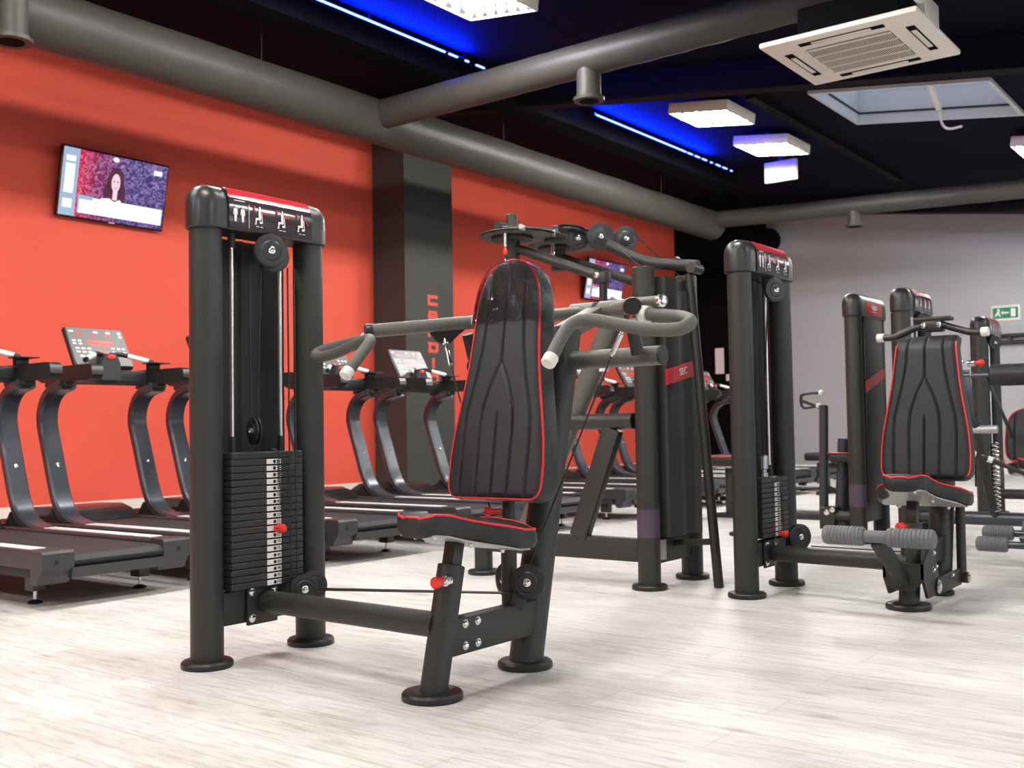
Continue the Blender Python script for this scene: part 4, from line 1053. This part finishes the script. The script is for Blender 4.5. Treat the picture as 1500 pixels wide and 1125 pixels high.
# ------------------------------------------------------------------ leg curl machine, station cut by the right edge
T = Thing('leg_curl_machine', (7.1, 1.8, 0), 'black leg curl machine whose rollers and thigh cushion reach in from the right edge', 'gym machine', 'selectorized gym machines')
SY = 2.12
posts(T, 6.95, 7.40, SY); header(T, 6.95, 7.40, SY); stack_foot(T, 6.95, 7.40, SY); back_cover(T, 7.0, 7.34, 2.20, .25, HB)
weight_stack(T, 7.02, 7.32, 2.06, 2.18, .26, .545, 12, 5, 5, (7.08, 7.26))
pulley(T, (7.15, 2.04, 1.45), (.6, .8, 0), .058)
T.part('floor_tube', MB().cyl((7.0, 2.10, .195), (7.0, 1.15, .195), .042, seg=28), M['upright'])
T.part('seat_column', MB().cyl((7.05, 1.30, .01), (7.10, 1.30, .45), .043, seg=28), M['powder']); foot_disc(T, 7.05, 1.30)
seat(T, 6.85, 7.22, 1.36, .575, .52)
PROF5 = [(0, .14), (.01, .165), (.03, .18), (.06, .187), (.12, .19), (.2, .185), (.26, .17), (.29, .15), (.31, .12), (.32, .085), (.325, .04), (.327, .01)]
pad(T, (7.02, 1.355, .55), (.16, 0, 1), (0, -1, 0), PROF5, .085)
T.part('back_column', MB().cyl((7.20, 1.36, .2), (7.32, 1.36, .80), .045, seg=24), M['powder'])
ti = T.part('thigh_cushion', MB().lathe((6.60, 1.515, 1.06), (0, -1, 0), [(0, 0), (0, .050), (.006, .061), (.012, .064), (.43, .064), (.44, .05), (.44, 0)], 36), M['vinyl'])
T.part('cushion_bar', MB().cyl((6.60, 1.62, 1.062), (6.60, 1.50, 1.06), .016, seg=18).cyl((6.60, 1.68, 1.085), (6.60, 1.63, 1.085), .012, seg=18), M['upright'], ti)
T.part('swing_plate', MB().bar((6.62, 1.655, 1.09), (6.62, 1.63, .80), .04, .012, .003, up=(1, 0, 0)), M['upright'])
T.part('plate_head', MB().box((6.62, 1.655, 1.075), (.05, .07, .02), .004), M['underplate'])
T.part('adjuster_knob', MB().lathe((6.60, 1.62, 1.135), (0, -1, 0.02), [(0, .010), (.03, .010), (.032, .013), (.04, .014), (.05, .019), (.066, .019), (.074, .011), (.076, 0)], 20), M['redball'], label='red ball adjuster knob')
T.part('adjuster_pin', MB().cyl((6.60, 1.64, 1.135), (6.60, 1.60, 1.135), .018, seg=18), M['chrome'])
T.part('latch', MB().bar((6.60, 1.72, 1.19), (6.60, 1.66, 1.14), .03, .02, .004), M['chrome'])
T.part('strut_plate', MB().bar((6.60, 1.535, 1.045), (7.02, 1.50, .70), .012, .03, .003), M['upright'])
T.part('lever_post', MB().tube([(6.98, 1.60, .21), (6.78, 1.61, .52), (6.63, 1.625, .83)], .022, 16, 5), M['powder'])
T.part('pivot_stub', MB().cyl((6.665, 1.66, .745), (6.665, 1.50, .745), .024, seg=20, ch=.003), M['underplate'])
lv = T.part('lever', MB().tube([(6.62, 1.62, .600), (6.64, 1.545, .57), (6.7, 1.45, .52), (6.85, 1.36, .46), (7.06, 1.31, .40)], .012, 12, 4), M['plastic'])
T.part('white_knob', MB().ball((6.62, 1.63, .603), .022), M['white'], lv); T.part('white_ring', MB().cyl((6.638, 1.555, .574), (6.646, 1.53, .565), .019, seg=16), M['white'], lv)
ll = T.part('roller_lever', MB().bar((6.42, 1.33, .13), (6.75, 1.30, .45), .05, .035, .004), M['upright'])
T.part('roller_bar', MB().cyl((6.30, 1.42, .115), (6.30, 1.10, .115), .02, seg=18).cyl((6.44, 1.38, .165), (6.44, 1.10, .165), .02, seg=18), M['upright'], ll)
roller(T, (6.30, 1.550, .115), (6.30, 1.385, .115), .042); roller(T, (6.44, 1.548, .165), (6.44, 1.385, .165), .042)
T.part('return_spring', MB().tube([(6.95 + .02 * math.cos(a * .9), 1.58 + .02 * math.sin(a * .9), .235 + .0036 * a) for a in range(120)], .0032, 6), M['steel'])

# ------------------------------------------------------------------ furthest tower
T = Thing('cable_machine', (9.5, 2.0, 0), 'farthest visible black machine tower with red topped sign, below the exit sign', 'gym machine', 'selectorized gym machines')
UY = 2.22
posts(T, 9.33, 9.78, UY); header(T, 9.33, 9.78, UY); stack_foot(T, 9.33, 9.78, UY); back_cover(T, 9.38, 9.72, 2.30, .25, HB)
weight_stack(T, 9.40, 9.71, 2.16, 2.28, .26, .545, 12, 5, 4, (9.46, 9.64))
pulley(T, (9.55, 2.15, 1.45), (.6, .8, 0), .058)
T.part('floor_tube', MB().cyl((9.45, 2.20, .19), (9.45, 1.3, .19), .042, seg=24), M['powder'])
T.part('foot_post', MB().cyl((9.45, 1.3, .01), (9.45, 1.3, .4), .045, seg=24), M['powder']); foot_disc(T, 9.45, 1.3)

# ------------------------------------------------------------------ bench pieces further back
T = Thing('padded_stool', (8.55, 4.12, 0), 'small black seat with red piping on one post, behind the pec fly strut', 'seat')
sp = T.part('seat_pad', MB().box((8.55, 4.12, .49), (.42, .40, .085), .03, seg=3), M['vinyl'])
T.part('piping', MB().loop([(8.55 + .205 * math.cos(a) * min(1 / max(abs(math.cos(a)), 1e-3), 1 / max(abs(math.sin(a)), 1e-3)) * .97, 4.12 + .195 * math.sin(a) * min(1 / max(abs(math.cos(a)), 1e-3), 1 / max(abs(math.sin(a)), 1e-3)) * .97, .525) for a in [2 * PI * i / 64 for i in range(64)]], .006), M['piping'], sp)
T.part('seat_plate', MB().box((8.55, 4.12, .436), (.34, .3, .02), .003), M['underplate'], sp)
T.part('post', MB().cyl((8.55, 4.12, .02), (8.55, 4.12, .43), .04, seg=24), M['powder']); foot_disc(T, 8.55, 4.12, .16)
T = Thing('weight_bench', (11.7, 3.9, 0), 'low dark flat bench against the far grey wall, seen through the uprights', 'bench')
T.part('bench_pad', MB().box((11.7, 3.9, .42), (.34, 1.5, .09), .03, seg=3), M['vinyl'])
T.part('frame_rail', MB().box((11.7, 3.9, .32), (.06, 1.3, .06), .004), M['powder'])
for y in (3.35, 4.45):
    T.part('leg', MB().box((11.7, y, .16), (.06, .06, .3), .004).box((11.7, y, .02), (.5, .06, .04), .004), M['powder'])

# ------------------------------------------------------------------ treadmills
P0 = 5.17; HSP = .355; DY = .25
def treadmill():
    cx0 = 3.29
    T = Thing('treadmill', (cx0, P0, 0), 'treadmill', 'treadmill', 'treadmills in a row along the red wall')
    X = lambda x: cx0 + x
    # deck with moving belt
    T.part('belt', MB().prism([(0.02, .120), (.0, .150), (.02, .176), (.05, .182), (1.80, .190), (1.80, .170), (.05, .118)], (X(-.27), P0, 0), (0, 1, 0), (0, 0, 1), (.54, 0, 0)), M['belt'], ang=1.0)
    T.part('rear_guard', MB().prism([(.012, .06), (.004, .115), (.03, .117), (.25, .11), (.25, .055)], (X(-.275), P0, 0), (0, 1, 0), (0, 0, 1), (.55, 0, 0)), M['tread'], smooth=False)
    T.part('deck_frame', MB().box((X(0), P0 + 1.05, .095), (.74, 1.8, .07), .004), M['dark'])
    for s in (-1, 1):
        xr = X(s * HSP)
        r = T.part('side_rail', MB().prism([(-.084, .115), (-.084, .195), (-.074, .207), (.074, .207), (.084, .195), (.084, .115)], (xr, P0 + .10, 0), (1, 0, 0), (0, 0, 1), (0, 2.30, 0)), M['tread'], smooth=False)
        T.part('lower_skirt', MB().box((xr + s * .01, P0 + 1.1, .095), (.13, 1.9, .055), .004), M['dark'], r)
        T.part('foot_strip', MB().box((xr, P0 + .87, .2085), (.085, 1.34, .006), .002), M['strip'], r)
        cpart = T.part('rail_end_cap', MB().prism([(0.0, .120), (.0, .195), (.012, .209), (.12, .209), (.12, .06), (.10, .035), (.055, .035), (.03, .085)], (xr - .087, P0, 0), (0, 1, 0), (0, 0, 1), (.174, 0, 0)), M['tread'], smooth=False)
        T.part('tension_hole', MB().cyl((xr + s * .01, P0 - .001, .150), (xr + s * .01, P0 + .004, .150), .014, seg=16), M['ink'], cpart)
        f = T.part('levelling_foot', MB().lathe((X(s * .315), P0 + .30, -.0889), (0, 0, 1), [(0, .036), (.006, .040), (.012, .034), (.022, .012)], 24), M['rubber'])
        T.part('foot_stud', MB().cyl((X(s * .315), P0 + .30, -.073), (X(s * .315), P0 + .30, .0), .010, seg=14), M['steel'], f)
        T.part('foot_block', MB().box((X(s * .315), P0 + .30, .03), (.07, .09, .10), .004), M['tread'])
        T.part('front_foot', MB().cyl((X(s * .315), P0 + 1.95, -.0889), (X(s * .315), P0 + 1.95, .08), .03, seg=18), M['rubber'])
        # S-shaped upright
        ctr = [(1.10, .20), (1.28, .215), (1.40, .27), (1.475, .38), (1.53, .52), (1.585, .68), (1.635, .82), (1.655, .90), (1.645, .98), (1.60, 1.06), (1.52, 1.115), (1.40, 1.145)]
        mb = MB(); bm = mb.bm; P_ = [V((0, a, b)) for a, b in ctr]; Q = []
        for i in range(len(P_) - 1):
            a = P_[i - 1] if i else P_[i] * 2 - P_[i + 1]; b, c = P_[i], P_[i + 1]; d = P_[i + 2] if i + 2 < len(P_) else c * 2 - b
            for k in range(5):
                t = k / 5; Q.append(.5 * ((2 * b) + (c - a) * t + (2 * a - 5 * b + 4 * c - d) * t * t + (3 * b - a - 3 * c + d) * t ** 3))
        Q.append(P_[-1]); rings = []
        for i, q in enumerate(Q):
            tg = (Q[min(i + 1, len(Q) - 1)] - Q[max(0, i - 1)]).normalized(); nn = V((0, -tg.z, tg.y))
            hw_ = .068; hh = .034 if i > 8 else .012 + .022 * i / 8
            sec = [(-hw_, -hh + .014), (-hw_ + .014, -hh), (hw_ - .014, -hh), (hw_, -hh + .014), (hw_, hh - .014), (hw_ - .014, hh), (-hw_ + .014, hh), (-hw_, hh - .014)]
            rings.append([bm.verts.new(V((xr + a, P0 + DY, 0)) + q + nn * b) for a, b in sec])
        for a, b in zip(rings, rings[1:]):
            for k in range(8): bm.faces.new((a[k], a[(k + 1) % 8], b[(k + 1) % 8], b[k]))
        bm.faces.new(rings[0]); bm.faces.new(rings[-1])
        u = T.part('upright', mb, M['upright'], ang=.5)
        mb = MB(); bolt(mb, (xr, P0 + DY + 1.522, .60), (0, -1, .3), .012); T.part('upright_bolt', mb, M['chrome'], u)
        T.part('upright_fairing', MB().prism([(1.22, .20), (1.42, .22), (1.50, .30), (1.56, .22), (1.75, .20)], (xr - .055, P0 + DY, 0), (0, 1, 0), (0, 0, 1), (.11, 0, 0)), M['hood'], u, ang=.9)
        T.part('hand_rail', MB().prism([(1.02, 1.20), (1.03, 1.255), (1.06, 1.272), (1.62, 1.272), (1.70, 1.25), (1.72, 1.19), (1.65, 1.165), (1.08, 1.165)], (xr - .042, P0 + DY, 0), (0, 1, 0), (0, 0, 1), (.084, 0, 0)), M['plastic'], ang=.9)
        T.part('rail_bracket', MB().box((xr, P0 + DY + 1.48, 1.15), (.09, .26, .035), .008), M['dark'])
    # motor hood between the uprights
    T.part('motor_hood', MB().prism([(1.50, .195), (1.60, .262), (1.72, .292), (2.02, .285), (2.15, .22), (2.16, .08), (1.52, .08)], (X(-.27), P0 + DY, 0), (0, 1, 0), (0, 0, 1), (.54, 0, 0)), M['hood'], ang=.9)
    # cross bar, stop box, V grips
    T.part('cross_bar', MB().box((X(0), P0 + DY + 1.52, 1.222), (.66, .09, .085), .012), M['tread'])
    T.part('cross_bar_base', MB().box((X(0), P0 + DY + 1.52, 1.172), (.68, .07, .03), .006), M['dark'])
    sbx = T.part('stop_box', MB().prism([(-.075, 1.19), (-.075, 1.30), (-.045, 1.375), (.045, 1.375), (.075, 1.30), (.075, 1.19)], (X(0), P0 + DY + 1.43, 0), (1, 0, 0), (0, 0, 1), (0, .11, 0)), M['tread'], ang=.4)
    T.part('stop_button', MB().ball((X(0), P0 + DY + 1.427, 1.352), .032, (1, .25, .6)), M['redball'], sbx)
    for s in (-1, 1):
        g = T.part('pulse_grip', MB().tube([(X(s * .03), P0 + DY + 1.50, 1.372), (X(s * .11), P0 + DY + 1.45, 1.372), (X(s * .27), P0 + DY + 1.32, 1.315)], .017, 16, 5), M['rubber'])
        T.part('contact_plate', MB().cyl((X(s * .135), P0 + DY + 1.432, 1.365), (X(s * .245), P0 + DY + 1.342, 1.326), .0185, seg=20), M['strip'], g)
    # console
    R = Matrix.Rotation(-.52, 3, 'X'); o = V((X(0), P0 + DY + 1.60, 1.42)); ux, uy, n = R @ V((1, 0, 0)), R @ V((0, 0, 1)), R @ V((0, -1, 0))
    c = T.part('console', MB().box(o, (.47, .05, .34), .022, R, 3), M['plastic'])
    fp = T.part('console_face', MB().box(o + n * .0255, (.445, .004, .315), .001, R), M['console'], c, smooth=False)
    W, Rd = MB(), MB()
    def q(b, x, y, w, h): b.box(o + n * .0285 + ux * x + uy * y, (w, .001, h), 0, R)
    for x in (-.19, .0, .10): q(W, x, .125, .035, .014)
    for x, w in ((-.135, .05), (-.02, .035), (.09, .04)): q(Rd, x, .100, w, .020)
    for x in (.19,):
        for y in (.125, .095): q(W, x, y, .024, .018)
    q(Rd, .01, .035, .20, .034); q(Rd, .03, .008, .14, .008)
    for y in (.045, .02): [q(W, x, y, .026, .013) for x in (-.19, -.145)]
    for y in (-.02, -.05): [q(W, x, y, .030, .013) for x in (-.18, -.135, -.09)]
    for y in (-.01, -.045, -.075): [q(W, x, y, .024, .014) for x in (.10, .145, .185)]
    q(Rd, .02, -.045, .07, .014)
    for x in (-.16, -.11): q(W, x, -.085, .034, .014)
    T.part('console_keys', W, M['label'], fp, smooth=False); T.part('console_readout', Rd, M['redball'], fp, smooth=False)
    T.part('console_neck', MB().box((X(0), P0 + DY + 1.60, 1.25), (.22, .14, .10), .012), M['dark'])
    T.part('tray', MB().box((X(.32), P0 + DY + 1.36, 1.315), (.15, .13, .008), .002).box((X(.32), P0 + DY + 1.40, 1.292), (.09, .05, .05), .006), M['rubber'])
    # real size: the drawing above is brought to scale and lifted onto its feet
    for ob in T.e.children_recursive:
        for v in ob.data.vertices: v.co = v.co * .9 + V((0, 0, .08))
    return T.e
tm = treadmill()
TL = ['treadmill at the left edge of the photo, only its belt end and right upright showing',
      'second treadmill from the left, its console under the upper left TV',
      'third treadmill from the left, mostly hidden behind the weight stack tower',
      'fourth treadmill from the left, its console just right of the weight stack tower',
      'fifth treadmill from the left, its console in front of the lettered pillar',
      'sixth treadmill from the left, hidden by the shoulder press back pad',
      'treadmill behind the pec fly stanchion, its console under the cross tube',
      'treadmill whose left upright shows beside the pec fly tower post',
      'second last treadmill of the row, behind the pec fly tower cover',
      'last treadmill at the far end of the row, by the dark corner column']
for k, (xk, lb) in enumerate(zip((3.30, 4.30, 5.34, 6.54, 7.60, 8.98, 10.74, 11.77, 12.80, 13.83), TL)):
    o = tm if k == 0 else copy_tree(tm)
    o.location = (xk * .9, P0 * .9, 0); o['label'] = lb

# ------------------------------------------------------------------ camera, light, render look
cam = bpy.data.cameras.new('camera'); co = bpy.data.objects.new('camera', cam); COL.objects.link(co)
cam.sensor_width = 36.0; cam.lens = 1556.0 / 1500.0 * 36.0; cam.clip_start = 0.05; cam.clip_end = 100
vx = V((1183, 45, 1556)).normalized(); vy = V((-2050, 98, 1556)); vy = (vy - vx * vx.dot(vy)).normalized(); vz = vx.cross(vy)
if vz.y > 0: vz = -vz
right = V((vx.x, vy.x, vz.x)); down = V((vx.y, vy.y, vz.y)); fwd = V((vx.z, vy.z, vz.z))
R = Matrix((right, -down, -fwd)).transposed()
co.matrix_world = Matrix.Translation((0, 0, .8)) @ R.to_4x4()
cam.dof.use_dof = True; cam.dof.focus_distance = 3.7; cam.dof.aperture_fstop = 5.0
S.camera = co

w = bpy.data.worlds.new('overcast_sky'); S.world = w; w.use_nodes = True
w.node_tree.nodes['Background'].inputs[0].default_value = (0.50, 0.56, 0.68, 1)
w.node_tree.nodes['Background'].inputs[1].default_value = 1.1
# daylight through the window band behind the camera (wall_right)
def area(name, loc, rot, sx, sy, power, col):
    l = bpy.data.lights.new(name, 'AREA'); l.shape = 'RECTANGLE'; l.size = sx; l.size_y = sy; l.energy = power; l.color = col
    o = bpy.data.objects.new(name, l); COL.objects.link(o); o.location = loc; o.rotation_euler = rot; return o
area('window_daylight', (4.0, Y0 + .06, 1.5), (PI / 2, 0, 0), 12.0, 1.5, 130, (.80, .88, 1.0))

S.view_settings.view_transform = 'Standard'; S.view_settings.look = 'None'; S.view_settings.gamma = 1.0
S.view_settings.exposure = 0.36; S.view_settings.use_curve_mapping = False
S.cycles.use_denoising = True
S.cycles.max_bounces = 7; S.cycles.diffuse_bounces = 4; S.cycles.glossy_bounces = 4; S.cycles.transmission_bounces = 6; S.cycles.transparent_max_bounces = 8
S.cycles.sample_clamp_indirect = 8.0
S.cycles.caustics_reflective = False; S.cycles.caustics_refractive = False
